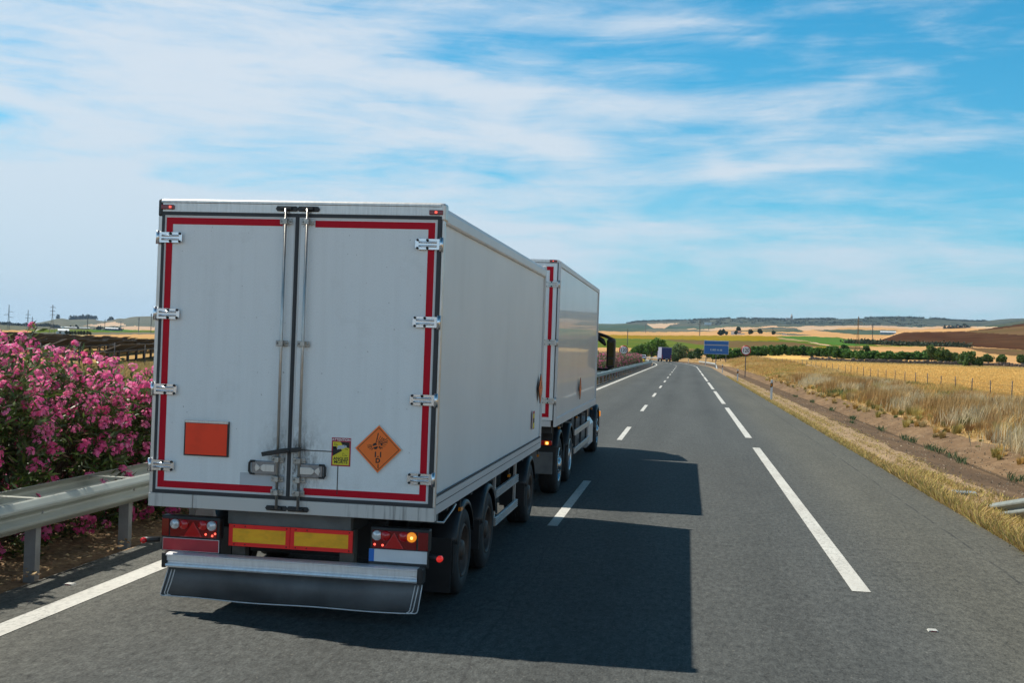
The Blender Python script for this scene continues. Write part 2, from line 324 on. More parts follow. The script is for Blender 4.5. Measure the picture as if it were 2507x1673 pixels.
m_skirt = make_wall('white side rail', 0.38, 0.0, (0.62, 0.63, 0.64))
def make_ditch():
    m, t, p = nodes_of('ditch concrete'); k = NB(t); X, Y, Z = k.xyz()
    a = k.noise(0.55, (1, .5, 1), 6, .65); b = k.noise(3.5, (1, .4, 1), 6, .7); f = k.noise(22, (1, 1, 1), 4)
    c = k.mix(k.rng(a, .38, .62), (0.200, 0.128, 0.072), (0.135, 0.086, 0.050)); c = k.mix(k.rng(b, .50, .68, 0, .7), c, (0.265, 0.185, 0.115))
    c = k.mix(k.rng(k.noise(1.3, (1.5, .5, 1), 6, .7, (4, 4, 4)), .54, .64, 0, .75), c, (0.105, 0.068, 0.042)); c = k.mul(c, k.rng(f, .3, .7, .82, 1.18))
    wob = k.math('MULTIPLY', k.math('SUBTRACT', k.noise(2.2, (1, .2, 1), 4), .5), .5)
    j = k.math('ABSOLUTE', k.math('SUBTRACT', k.math('FRACT', k.math('DIVIDE', k.math('ADD', k.math('ADD', Y, wob), k.math('MULTIPLY', X, .35)), 3.4)), .5))
    c = k.mix(k.rng(j, .485, .497, 0, .75), c, (0.06, 0.042, 0.028)); q = k.math('ABSOLUTE', k.math('SUBTRACT', X, k.math('ADD', 7.45, k.math('MULTIPLY', wob, .3))))
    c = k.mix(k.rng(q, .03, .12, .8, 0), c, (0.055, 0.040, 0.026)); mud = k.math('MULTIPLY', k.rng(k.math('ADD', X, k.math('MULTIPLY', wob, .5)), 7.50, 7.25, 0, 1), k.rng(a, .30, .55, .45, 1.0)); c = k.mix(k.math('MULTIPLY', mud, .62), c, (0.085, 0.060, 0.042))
    t.links.new(c, p.inputs['Base Color']); p.inputs['Roughness'].default_value = .95; p.inputs['Specular IOR Level'].default_value = 0.05; k.bump(p, b, .5, .03); return m
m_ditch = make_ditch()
def make_sill():
    m, t, p = nodes_of('aluminium rear sill'); k = NB(t); X, Y, Z = k.xyz()
    dr = k.noise(22, (1, 1, 0.05), 4, 0.7); ar = k.noise(1.6, (1, 1, 0.2), 4)
    c = k.mix(k.math('MULTIPLY', k.rng(dr, 0.5, 0.62, 0, 0.7), k.rng(ar, 0.48, 0.6)), (0.60, 0.585, 0.56), (0.16, 0.155, 0.15))
    t.links.new(c, p.inputs['Base Color']); p.inputs['Roughness'].default_value = 0.45; p.inputs['Metallic'].default_value = 0.05
    return m
m_sill = make_sill()

# field colours of the plain and hills, each with its own grain
def field(name, c, var=0.12, vs=0.05, col2=None, v2=0.004, stretch=(1,1,1), bump=0.0):
    return mat(name, c, 0.95, spec=0.0, var=var, vscale=vs, vstretch=stretch, col2=col2, v2scale=v2, bump=bump, bscale=0.8, detail=8)
FIELDS = {
 'wheat': field('ripe wheat', (0.60, 0.385, 0.130), 0.20, 1.6, None, 0.02, (1, 1, 1), 0.6),
 'tan': field('tan stubble field', (0.47, 0.27, 0.125), 0.12, 0.03, (0.42, 0.25, 0.10), 0.01),
 'pale': field('pale stubble field', (0.44, 0.33, 0.23), 0.10, 0.01, (0.47, 0.30, 0.18), 0.003),
 'green': field('green crop field', (0.080, 0.120, 0.020), 0.14, 0.03, (0.105, 0.130, 0.022), 0.006),
 'bright': field('bright green crop field', (0.058, 0.145, 0.028), 0.10, 0.02, (0.075, 0.14, 0.03), 0.004),
 'yellow': field('yellow flowering field', (0.23, 0.155, 0.010), 0.14, 0.04, (0.20, 0.150, 0.014), 0.01),
 'brown': field('ploughed brown field', (0.130, 0.080, 0.042), 0.16, 0.03, (0.110, 0.084, 0.034), 0.006, (0.3, 1, 1)),
 'dark': field('dark brown ploughed hill', (0.058, 0.027, 0.015), 0.28, 0.05, (0.080, 0.042, 0.022), 0.012),
 'olive': field('olive grove hillside', (0.055, 0.072, 0.060), 0.55, 0.035, (0.090, 0.098, 0.078), 0.0022),
 'grey': field('grey green scrub', (0.105, 0.115, 0.085), 0.18, 0.02, (0.135, 0.13, 0.095), 0.003),
 'teal': field('distant green fields', (0.052, 0.082, 0.060), 0.14, 0.01, (0.085, 0.105, 0.070), 0.002),
 'scrub': field('dry scrub', (0.30, 0.235, 0.115), 0.22, 0.3, (0.24, 0.20, 0.10), 0.05),
 'straw': field('straw ground', (0.40, 0.255, 0.105), 0.25, 0.8, (0.36, 0.23, 0.10), 0.06),
}
FIELD_KEYS = list(FIELDS)

# ------------------------------------------------------------------ mesh building
class MB:
    def __init__(s): s.v = []; s.f = []; s.m = []; s.sm = []
    def add(s, vs, fs, mi=0, smooth=False):
        o = len(s.v); s.v += [tuple(q) for q in vs]; s.f += [tuple(o+i for i in f) for f in fs]
        s.m += [mi]*len(fs); s.sm += [smooth]*len(fs); return s
    def box(s, x0, x1, y0, y1, z0, z1, mi=0):
        v = [(x0,y0,z0),(x1,y0,z0),(x1,y1,z0),(x0,y1,z0),(x0,y0,z1),(x1,y0,z1),(x1,y1,z1),(x0,y1,z1)]
        return s.add(v, [(0,3,2,1),(4,5,6,7),(0,1,5,4),(1,2,6,5),(2,3,7,6),(3,0,4,7)], mi)
    def prism(s, poly, axis, a, b, mi=0):
        """extrude a polygon: axis 'y' takes (x,z) points, 'x' takes (y,z), 'z' takes (x,y)"""
        def P(q, h): return {'y': (q[0], h, q[1]), 'x': (h, q[0], q[1]), 'z': (q[0], q[1], h)}[axis]
        n = len(poly); vs = [P(q, a) for q in poly] + [P(q, b) for q in poly]
        fs = [tuple(range(n)), tuple(range(2*n-1, n-1, -1))] + [(i, i+n, (i+1) % n + n, (i+1) % n) for i in range(n)]
        return s.add(vs, fs, mi)
    def tube(s, pts, r, n=8, mi=0, caps=True):
        pts = [Vector(p) for p in pts]; rings = []; prev = None
        rr = r if isinstance(r, (list, tuple)) else [r]*len(pts)
        for i, p in enumerate(pts):
            d = (pts[min(i+1, len(pts)-1)] - pts[max(i-1, 0)]).normalized()
            a = d.orthogonal().normalized() if prev is None else (prev - d*prev.dot(d)).normalized()
            prev = a; b = d.cross(a)
            rings.append([p + (a*math.cos(2*math.pi*k/n) + b*math.sin(2*math.pi*k/n))*rr[i] for k in range(n)])
        vs = [q for R in rings for q in R]; fs = []
        for i in range(len(pts)-1):
            for k in range(n): fs.append((i*n+k, i*n+(k+1) % n, (i+1)*n+(k+1) % n, (i+1)*n+k))
        if caps: fs += [tuple(range(n-1, -1, -1)), tuple((len(pts)-1)*n+k for k in range(n))]
        return s.add(vs, fs, mi, n > 5)
    def lathe(s, prof, c, axis='x', n=24, mi=0, smooth=True):
        """prof: (radius, offset along axis)"""
        vs = []; fs = []; m = len(prof)
        for k in range(n):
            a = 2*math.pi*k/n; ca, sa = math.cos(a), math.sin(a)
            for r, h in prof:
                vs.append({'x': (c[0]+h, c[1]+r*ca, c[2]+r*sa), 'y': (c[0]+r*ca, c[1]+h, c[2]+r*sa), 'z': (c[0]+r*ca, c[1]+r*sa, c[2]+h)}[axis])
        for k in range(n):
            for j in range(m-1): fs.append((k*m+j, ((k+1) % n)*m+j, ((k+1) % n)*m+j+1, k*m+j+1))
        return s.add(vs, fs, mi, smooth)
    def disc(s, c, r, axis, h, n=20, mi=0, z=None):
        return s.lathe([(0.0001, 0), (0.0001, h), (r, h), (r, 0)] if h < 0 else [(r, 0), (r, h), (0.0001, h)], c, axis, n, mi, False)
    def build(s, name, mats, parent=None, bevel=0.0, seg=2, solid=0.0, shade=False):
        me = bpy.data.meshes.new(name); me.from_pydata(s.v, [], s.f)
        for mm in (mats if isinstance(mats, (list, tuple)) else [mats]): me.materials.append(mm)
        me.polygons.foreach_set('material_index', s.m)
        me.polygons.foreach_set('use_smooth', [True]*len(s.f) if shade else s.sm)
        bm = bmesh.new(); bm.from_mesh(me); bmesh.ops.recalc_face_normals(bm, faces=bm.faces); bm.to_mesh(me); bm.free()
        me.update(); o = bpy.data.objects.new(name, me); COL.objects.link(o)
        if parent: o.parent = parent
        if solid:
            q = o.modifiers.new('solid', 'SOLIDIFY'); q.thickness = solid; q.offset = 0
        if bevel:
            q = o.modifiers.new('bevel', 'BEVEL'); q.width = bevel; q.segments = seg; q.limit_method = 'ANGLE'; q.angle_limit = math.radians(40)
        return o
def cards(name, V, mats, cols=None, parent=None, mi=None):
    """mesh of loose quads from an (n,4,3) array with one colour per quad"""
    n = len(V); me = bpy.data.meshes.new(name)
    me.vertices.add(n*4); me.vertices.foreach_set('co', np.ascontiguousarray(V, dtype=np.float32).ravel())
    me.loops.add(n*4); me.loops.foreach_set('vertex_index', np.arange(n*4, dtype=np.int32))
    me.polygons.add(n); me.polygons.foreach_set('loop_start', np.arange(0, n*4, 4, dtype=np.int32))
    for q in (mats if isinstance(mats, (list, tuple)) else [mats]): me.materials.append(q)
    if mi is not None: me.polygons.foreach_set('material_index', np.asarray(mi, dtype=np.int32))
    if cols is not None:
        at = me.color_attributes.new('Col', 'FLOAT_COLOR', 'POINT')
        c = np.ones((n, 4, 4), dtype=np.float32); c[:, :, :3] = np.asarray(cols)[:, None, :]; at.data.foreach_set('color', c.ravel())
    me.update(calc_edges=True); me.validate()
    o = bpy.data.objects.new(name, me); COL.objects.link(o)
    if parent: o.parent = parent
    return o
def grid_mesh(name, P, mats, mi=None, smooth=True):
    """P: (rows, cols, 3)"""
    r, c = P.shape[:2]; me = bpy.data.meshes.new(name)
    idx = np.arange(r*c).reshape(r, c); q = np.stack([idx[:-1,:-1], idx[:-1,1:], idx[1:,1:], idx[1:,:-1]], -1).reshape(-1, 4)
    n = len(q); me.vertices.add(r*c); me.vertices.foreach_set('co', np.ascontiguousarray(P, dtype=np.float32).ravel())
    me.loops.add(n*4); me.loops.foreach_set('vertex_index', q.astype(np.int32).ravel())
    me.polygons.add(n); me.polygons.foreach_set('loop_start', np.arange(0, n*4, 4, dtype=np.int32))
    for k in (mats if isinstance(mats, (list, tuple)) else [mats]): me.materials.append(k)
    if mi is not None: me.polygons.foreach_set('material_index', np.asarray(mi, dtype=np.int32))
    me.polygons.foreach_set('use_smooth', np.full(n, smooth)); me.update(calc_edges=True); me.validate()
    o = bpy.data.objects.new(name, me); COL.objects.link(o); return o
def thing(name, label, cat, loc=(0,0,0), rz=0.0, group=None):
    o = bpy.data.objects.new(name, None); COL.objects.link(o); o.empty_display_size = 0.2
    o.location = loc; o.rotation_euler = (0, 0, rz); o['label'] = label; o['category'] = cat
    if group: o['group'] = group
    return o
def tag(o, label, cat, group=None, kind=None):
    o['label'] = label; o['category'] = cat
    if group: o['group'] = group
    if kind: o['kind'] = kind
    return o
def structure(o): o['kind'] = 'structure'; return o
def dup(root, loc, rz, label=None, scale=None):
    r = root.copy(); COL.objects.link(r); r.location = loc; r.rotation_euler = (0, 0, rz)
    if label: r['label'] = label
    if scale: r.scale = scale
    for ch in list(root.children):
        c = ch.copy(); COL.objects.link(c); c.parent = r
        for g in ch.children:
            d = g.copy(); COL.objects.link(d); d.parent = c
    return r
_deps = None
def text_mesh(txt, size, bold=0.0, space=1.0):
    """outline of a text as vertices and faces in the xy plane, centred"""
    cu = bpy.data.curves.new('lettering', 'FONT'); cu.body = txt; cu.size = size; cu.align_x = 'CENTER'; cu.align_y = 'CENTER'
    cu.offset = bold; cu.space_character = space; cu.resolution_u = 4
    o = bpy.data.objects.new('lettering', cu); COL.objects.link(o)
    dg = bpy.context.evaluated_depsgraph_get(); ev = o.evaluated_get(dg); me = ev.to_mesh()
    vs = [tuple(v.co) for v in me.vertices]; fs = [tuple(p.vertices) for p in me.polygons]; ev.to_mesh_clear()
    bpy.data.objects.remove(o); bpy.data.curves.remove(cu); return vs, fs
# ------------------------------------------------------------------ road alignment and terrain
T0, RC = 200.0, 800.0                     # straight for 200 m, then a left-hand curve
def al(s, t):
    s = np.asarray(s, float); t = np.asarray(t, float); th = np.maximum(t-T0, 0)/RC
    x = np.where(t < T0, s, -RC + (RC+s)*np.cos(th)); y = np.where(t < T0, t, T0 + (RC+s)*np.sin(th))
    return x, y, th
def alp(s, t, z=0.0):
    x, y, th = al(s, t); return (float(x), float(y), z)
def st_of(x, y):
    rho = np.hypot(x+RC, y-T0); th = np.arctan2(y-T0, x+RC)
    return np.where(y < T0, x, rho-RC), np.where(y < T0, y, T0+RC*th)
def px_u(px): return np.arctan((np.asarray(px, float)-1253.5)/FPX) - YAW
def hz(px): return 867.0 + 0.0346*(np.asarray(px, float)-1681)
RIDGE = [(-2500,790),(-900,790),(-300,796),(0,798.7),(60,797.5),(77,794.5),(100,791),(119,787),(141,781.5),(155,782),(170,785),(200,783.5),(230,783),(240,787),(256,788.5),(275,785),(289,781.5),(305,782.5),(315,779),(330,777),(374,776),
         (600,780),(1000,790),(1300,796),(1440,795),(1468,794.5),(1500,795),(1540,793.5),(1556,791),(1580,789.5),(1600,788.5),(1640,788),(1690,786.5),(1720,785),(1760,784),(1785,781.5),(1820,782.5),(1860,783.5),(1900,784),(1930,785.5),(1960,784.5),(2000,784),
         (2050,783),(2090,782),(2150,780.5),(2200,780),(2250,781.2),(2300,784),(2330,787),(2370,789),(2400,789.5),(2420,787),(2440,784.5),(2470,782),(2507,781.5),(2600,780),(3200,776),(6000,780)]
_rx = np.array([p[0] for p in RIDGE], float); _re = (hz(_rx)-np.array([p[1] for p in RIDGE]))/FPX*np.cos(px_u(_rx)+YAW)
_ru = px_u(_rx)
HILL = [(1900,840),(2100,846),(2143,841),(2165,832),(2186,824.5),(2200,819),(2215,816),(2250,815),(2322,814.5),(2360,813.5),(2380,812),(2429,805.5),(2470,800),(2507,795),(2620,786),(3200,770),(6000,780)]
_hu = px_u([p[0] for p in HILL]); _he = (hz([p[0] for p in HILL])-np.array([p[1] for p in HILL]))/FPX
TR = [(60,-.040),(90,-.0255),(150,-.0135),(200,-.0068),(260,-.0022),(300,.0012),(450,.0070),(700,.0143),(1100,.0180),(1600,.0205),(2500,.0240),(3800,.0270)]
TM = [(60,-.040),(400,-.0060),(500,-.0012),(650,.0028),(850,.0055),(1300,.0105),(1800,.0140),(2400,.0172),(3300,.0190),(3800,.0195)]
TL_ = [(60,-.040),(250,-.0096),(330,-.0066),(600,-.0022),(1000,.0008),(2000,.0026),(3000,.0036),(3800,.0040)]
def _tab(T, r):
    return np.interp(np.log(np.maximum(r, 60)), np.log([q[0] for q in T]), [q[1] for q in T])
def zt(x, y):
    """height of the open ground"""
    x = np.asarray(x, float); y = np.asarray(y, float); r = np.hypot(x, y)+1e-6; u = np.arctan2(x, y)
    wR = np.clip((u-(-0.03))/0.11, 0, 1); wL = np.clip((-0.12-u)/0.28, 0, 1)
    wR = wR*wR*(3-2*wR); wL = wL*wL*(3-2*wL)
    em = _tab(TM, r); em = np.where(r < 400, -2.4/np.maximum(r, 1), em); el = _tab(TL_, r); el = np.where(r < 250, -2.4/np.maximum(r, 1), el)
    er = _tab(TR, r); er = np.where(r < 60, -2.4/np.maximum(r, 1), er)
    e = em*(1-wR-wL) + er*wR + el*wL
    rid = np.interp(u, _ru, _re)
    f = np.clip((r-3800)/1200, 0, 1); f = f*f*(3-2*f); e = e*(1-f) + np.maximum(rid, e*0+rid)*f
    # nearer ploughed hill on the right
    hl = np.interp(u, _hu, _he); g = np.clip((r-640)/420, 0, 1); g = np.where(r > 1060, np.clip((1900-r)/840, 0, 1), g); g = g*g*(3-2*g)
    e = np.where(u > px_u(2100), e + np.maximum(hl-e, 0)*g, e)
    e = np.where(r > 5000, e*np.clip(1-(r-5000)/5000, 0.3, 1), e)
    z = 2.4 + e*r
    und = 0.0006*r*(np.sin(u*37+r*0.006)+np.sin(u*91+1.3+r*0.011)*0.6)*np.clip((r-400)/800, 0, 1)*np.clip((4200-r)/800, 0, 1)
    return z + und
def project(x, y, z):
    dx, dy, dzz = x, y, z-CAMH
    d = dx*_F.x+dy*_F.y+dzz*_F.z; d = np.where(d > 0.5, d, np.nan)
    return 1253.5+FPX*(dx*_R.x+dy*_R.y+dzz*_R.z)/d, 836.5-FPX*(dx*_U.x+dy*_U.y+dzz*_U.z)/d
def gpt(px, r, dz=0.0):
    """ground point at bearing of photo column px and distance r"""
    u = float(px_u(px)); x, y = r*math.sin(u), r*math.cos(u); return (x, y, float(zt(x, y))+dz)
def in_poly(px, py, poly):
    inside = np.zeros(px.shape, bool); n = len(poly)
    for i in range(n):
        x1, y1 = poly[i]; x2, y2 = poly[(i+1) % n]
        c = ((y1 > py) != (y2 > py)) & (px < (x2-x1)*(py-y1)/((y2-y1) if y2 != y1 else 1e-9)+x1); inside ^= c
    return inside
def ground():
    us = np.concatenate([np.linspace(-math.pi, -0.72, 40, endpoint=False), np.linspace(-0.72, -0.50, 130, endpoint=False), np.linspace(-0.50, -0.13, 230, endpoint=False), np.linspace(-0.13, 0.32, 620, endpoint=False), np.linspace(0.32, math.pi, 50)])
    rs = np.exp(np.concatenate([np.linspace(math.log(2), math.log(20), 14, endpoint=False), np.linspace(math.log(20), math.log(250), 110, endpoint=False), np.linspace(math.log(250), math.log(5200), 250, endpoint=False), np.linspace(math.log(5200), math.log(9000), 12)]))
    Rg, U = np.meshgrid(rs, us, indexing='ij'); X = Rg*np.sin(U); Y = Rg*np.cos(U); Z = zt(X, Y)
    s, t = st_of(X, Y); k = np.clip((s+38)/3, 0, 1)*np.clip((20.5-s)/3, 0, 1)*np.clip((560-t)/5, 0, 1)*np.clip((t+45)/5, 0, 1)
    Zd = Z - 3.0*k; P = np.stack([X, Y, Zd], -1)
    xc = (X[:-1,:-1]+X[1:,1:])/2; yc = (Y[:-1,:-1]+Y[1:,1:])/2; zc = zt(xc, yc); rc = np.hypot(xc, yc)
    px, py = project(xc, yc, zc); px = np.nan_to_num(px, nan=-9000); py = np.nan_to_num(py, nan=1200)
    jit = np.sin(px*0.9)*0.35+np.sin(px*0.23+1)*0.6; py = py + jit*0.6
    K = {k: i for i, k in enumerate(FIELD_KEYS)}; mi = np.full(xc.shape, K['straw'])
    def I(pts): return np.interp(px, [p[0] for p in pts], [p[1] for p in pts])
    R = px > 700
    b1 = I([(1300,811),(1468,811),(1540,813),(1600,812),(1700,808),(1780,803.5),(1870,801.5),(1940,801),(2050,798),(2150,797.5),(2250,802),(2320,798),(2400,800),(2600,803)])
    b1a = I([(1468,790),(1560,796),(1600,799),(1700,800),(1780,797),(1870,799),(2000,798),(2600,798)])
    b2 = I([(1300,819),(1468,819.5),(1560,821.5),(1650,822),(1850,822.5),(1950,826),(2050,826),(2150,846),(2600,848)])
    b3 = I([(1300,828),(1468,828),(1560,830),(1700,832.5),(1850,835),(1905,834),(1920,826),(2200,826)])
    b4 = I([(1300,851.5),(1468,851.5),(1540,852),(1640,853.5),(1720,855.5),(1850,855),(1950,852.5),(2050,848),(2150,848.5),(2600,850)])
    mi[R & (py <= b1)] = K['teal']; mi[R & (py <= b1) & (py < b1a)] = K['olive']
    mi[R & (py > b1) & (py <= b2)] = K['tan']; mi[R & (py > b1) & (py <= b1+4.5) & (px > 1700)] = K['pale']
    mi[R & (py > b2) & (py <= b3)] = K['yellow']; mi[R & (py > np.maximum(b3, b2)) & (py <= b4)] = K['green']
    mi[R & (py > b4)] = K['tan']; mi[R & (rc < 285) & (px > 1960)] = K['wheat']; mi[R & (rc < 330) & (px <= 1960)] = K['wheat']
    mi[R & (rc < 262) & (rc > 238) & (px > 1960)] = K['scrub']
    for key, cond, poly in [
        ('pale', rc > 2500, [(1582,793.5),(1666,791.5),(1640,797),(1626,804.5),(1600,804),(1592,799)]),
        ('grey', rc > 2000, [(1590,806),(1680,806),(1760,812),(1600,813.5),(1560,812.5)]),
        ('pale', rc > 2500, [(1682,805.5),(1700,804.5),(1706,806.5),(1685,807.5)]),
        ('pale', rc > 2500, [(1748,804),(1790,800.5),(1850,802),(1836,805.5),(1760,806)]),
        ('pale', rc > 2500, [(1866,799.5),(1900,797.5),(1908,801.5),(1864,801.5)]),
        ('olive', rc > 2000, [(1830,806),(1900,801.5),(1950,803.5),(1956,808),(1880,808)]),
        ('teal', rc > 1500, [(1760,810),(1960,808),(1970,813.5),(1830,812)]),
        ('pale', rc > 2000, [(1944,802),(1985,797.5),(2000,800),(2060,803),(2010,812),(1965,810)]),
        ('tan', rc > 1500, [(1968,812.5),(1990,807),(2030,815),(1965,816)]),
        ('teal', rc > 1500, [(1990,808.5),(2100,807),(2190,813),(2186,822),(2100,820),(2020,812)]),
        ('teal', rc > 1500, [(2050,808),(2200,809),(2190,812),(2050,813)]),
        ('grey', rc > 900, [(1870,813),(1960,818.5),(1990,821.5),(1940,822),(1900,818)]),
        ('bright', rc > 500, [(1895,823.5),(1990,824),(2100,832.5),(2145,842),(2098,846),(2060,846.5),(1990,838),(1930,829)]),
        ('scrub', rc > 500, [(1900,826.5),(1930,829),(1990,837),(1960,836),(1910,831)]),
        ('brown', rc > 400, [(1628,832),(1725,833.5),(1780,835),(1870,836.5),(1930,838),(1985,843),(2012,848.5),(1950,852),(1840,853.5),(1780,851.5),(1700,843)]),
        ('pale', rc > 400, [(1978,838),(1990,838.5),(2042,847.5),(2036,848.5),(1996,842.5)]),
        ('yellow', rc > 400, [(2000,850),(2050,848.5),(2075,850),(1995,852.5)]),
        ('brown', rc > 280, [(1660,855.5),(1720,855),(1780,856.5),(1850,858),(1700,862)]),
        ('brown', rc > 290, [(2050,849),(2100,849),(2140,858),(2060,856)])]:
        mi[R & cond & in_poly(px, py, poly)] = K[key]
    hb = I([(2100,846),(2143,841.5),(2202,847),(2361,848),(2507,857),(2700,862)])
    hm = (px > 2120) & (rc > 560) & (rc < 1250); hl_ = I(HILL); mi[hm & (py <= hb) & (py >= hl_-2) & (px > 2142)] = K['dark']
    mi[hm & in_poly(px, py, [(2350,812),(2440,806),(2507,798),(2900,770),(2900,818),(2507,821),(2420,816)])] = K['brown']
    mi[(rc > 400) & in_poly(px, py, [(2359,851),(2440,854),(2507,857),(2900,865),(2900,885),(2507,874),(2420,866)])] = K['brown']
    Lm = px < 700
    mi[Lm & (py <= 826)] = K['scrub']; mi[Lm & (py <= 820)] = K['grey']; mi[Lm & (py <= 814) & (px > 60)] = K['green']; mi[Lm & (py <= 807.5)] = K['grey']
    for key, poly in [('tan', [(-60,809),(60,809),(82,811.5),(70,814.5),(-60,815.5)]), ('scrub', [(-60,815),(60,815),(60,826),(-60,826)]), ('tan', [(210,820.5),(430,818),(430,827),(240,827)]),
                      ('bright', [(220,808),(320,807.5),(360,809.5),(300,812.5),(230,812)]), ('pale', [(202,797),(240,793.5),(282,788.5),(303,793),(310,798),(240,800)]), ('pale', [(284,806.5),(300,801),(330,798.5),(400,802),(400,809.5),(330,808.5)]),
                      ('pale', [(52,817.5),(66,816.5),(100,823.5),(96,825.5)]), ('tan', [(380,806),(430,806),(430,812),(380,810)])]:
        mi[Lm & in_poly(px, py, poly)] = K[key]
    o = grid_mesh('ground', P, [FIELDS[k] for k in FIELD_KEYS], mi.ravel()); return structure(o)
ground()

def ribbon(name, sz, t0, t1, m, step=2.0, zfun=None, jit=0.0):
    ts = np.arange(t0, t1+step/2, step); S = np.array([q[0] for q in sz], float); Zs = np.array([q[1] for q in sz], float)
    A, B = np.meshgrid(ts, S, indexing='ij'); x, y, _ = al(B, A); z = np.broadcast_to(Zs, A.shape).copy()
    if zfun is not None: z = zfun(B, A, x, y, z)
    if jit: z = z + (RNG.random(z.shape)-0.5)*jit
    return structure(grid_mesh(name, np.stack([x, y, z], -1), m))
TA, TB = -40, 540
ribbon('road', [(-6.1, 0), (-3, 0), (0, 0), (3, 0), (4.36, 0)], TA, TB, m_asphalt)
ribbon('roadside_verge', [(4.33, -0.012), (4.36, -0.03), (4.9, -0.04), (5.4, -0.05), (5.85, -0.07)], TA, TB, m_dirt, 1.0, jit=0.03)
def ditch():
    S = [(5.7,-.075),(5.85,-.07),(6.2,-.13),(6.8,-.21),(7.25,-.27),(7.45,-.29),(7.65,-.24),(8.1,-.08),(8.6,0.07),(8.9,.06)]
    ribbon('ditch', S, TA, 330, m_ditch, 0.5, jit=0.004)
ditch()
def zbank(s, t, x, y, z):
    w = np.clip((s-10)/10, 0, 1); w = w*w*(3-2*w); far = np.clip((t-60)/140, 0, 1)
    z = z + np.clip(1-(s-8.6)/1.2, 0, 1)*.05*(np.sin(t*.9)*np.sin(t*.37+1)+.5*np.sin(t*2.3))
    return z*(1-w) + (zt(x, y)+0.03)*w + np.clip((s-8.6)/2, 0, 1)*(1-w)*far*np.minimum(zt(x, y)-z, 1.5)*0.5
ribbon('grass_bank', [(8.35,-0.13),(8.55,0.00),(8.8,.06),(9.2,0.11),(10,0.16),(12,0.2),(15,0.22),(18,0.2),(20,0.2),(21.5,0.2),(22.2,-.1)], TA, TB, m_bank, 1.0, zbank, jit=0.02)
ribbon('median', [(-15.2,0.0),(-13,0.03),(-11,0.05),(-9,0.06),(-7.5,-0.02),(-6.7,-0.09),(-6.25,-0.075),(-6.09,-0.012),(-6.05,-0.005)], TA, TB, m_meddirt, 1.0, jit=0.035)
ribbon('opposite_road', [(-25.6,0.0),(-20,0.0),(-15.0,0.0)], TA, TB, mat('pale concrete road', (0.19,0.185,0.175), 0.9, var=0.15, vscale=1.5))
ribbon('roadside_field_edge', [(-40.5,-.15),(-39,0.0),(-35,0.05),(-30,0.05),(-27,0.05),(-25.55,-0.006)], TA, TB, FIELDS['straw'], 2.0, lambda s, t, x, y, z: z + np.clip((-30-s)/8, 0, 1)*(zt(x, y)*(t < 400)), jit=0.06)

def marking(rows, m=m_paint, name='road_marking', z=0.005):
    V = []
    for s0, s1, t0, t1 in rows:
        n = max(1, int((t1-t0)/4)); tt = np.linspace(t0, t1, n+1)
        for a, b in zip(tt[:-1], tt[1:]): V.append([alp(s0, a, z), alp(s1, a, z), alp(s1, b, z), alp(s0, b, z)])
    o = cards(name, np.array(V), m); return structure(o)
marking([(-5.46, -5.23, TA, 500)])
marking([(-1.79, -1.65, 15.42+15.52*k, 20.95+15.52*k) for k in range(-3, 28)])
rd = [(12.25, 30.45)] + [(33.96+22.6*k, 52.6+22.6*k) for k in range(0, 8)] + [(-30, -12), (-9.5, 8.8)]
marking([(1.77, 1.96, a, b) for a, b in rd] + [(1.77, 1.96, 216, 500)])
# raised road studs
def stud(x, y, label):
    b = MB(); b.prism([(-0.045,0.002),(-0.034,0.014),(0.034,0.014),(0.045,0.002)], 'y', -0.04, 0.04); b.add([(-.03,-.041,.004),(.03,-.041,.004),(.025,-.041,.011),(-.025,-.041,.011)], [(0,1,2,3)], 1)
    o = b.build('road_stud', [m_stud, m_signr]); o.location = (x, y, 0); tag(o, label, 'road stud', 'reflective studs on the carriageway')
stud(-5.72, 10.14, 'white road stud between the left edge line and the guardrail')
stud(2.25, 10.68, 'white road stud on the hard shoulder right of the white dashes')
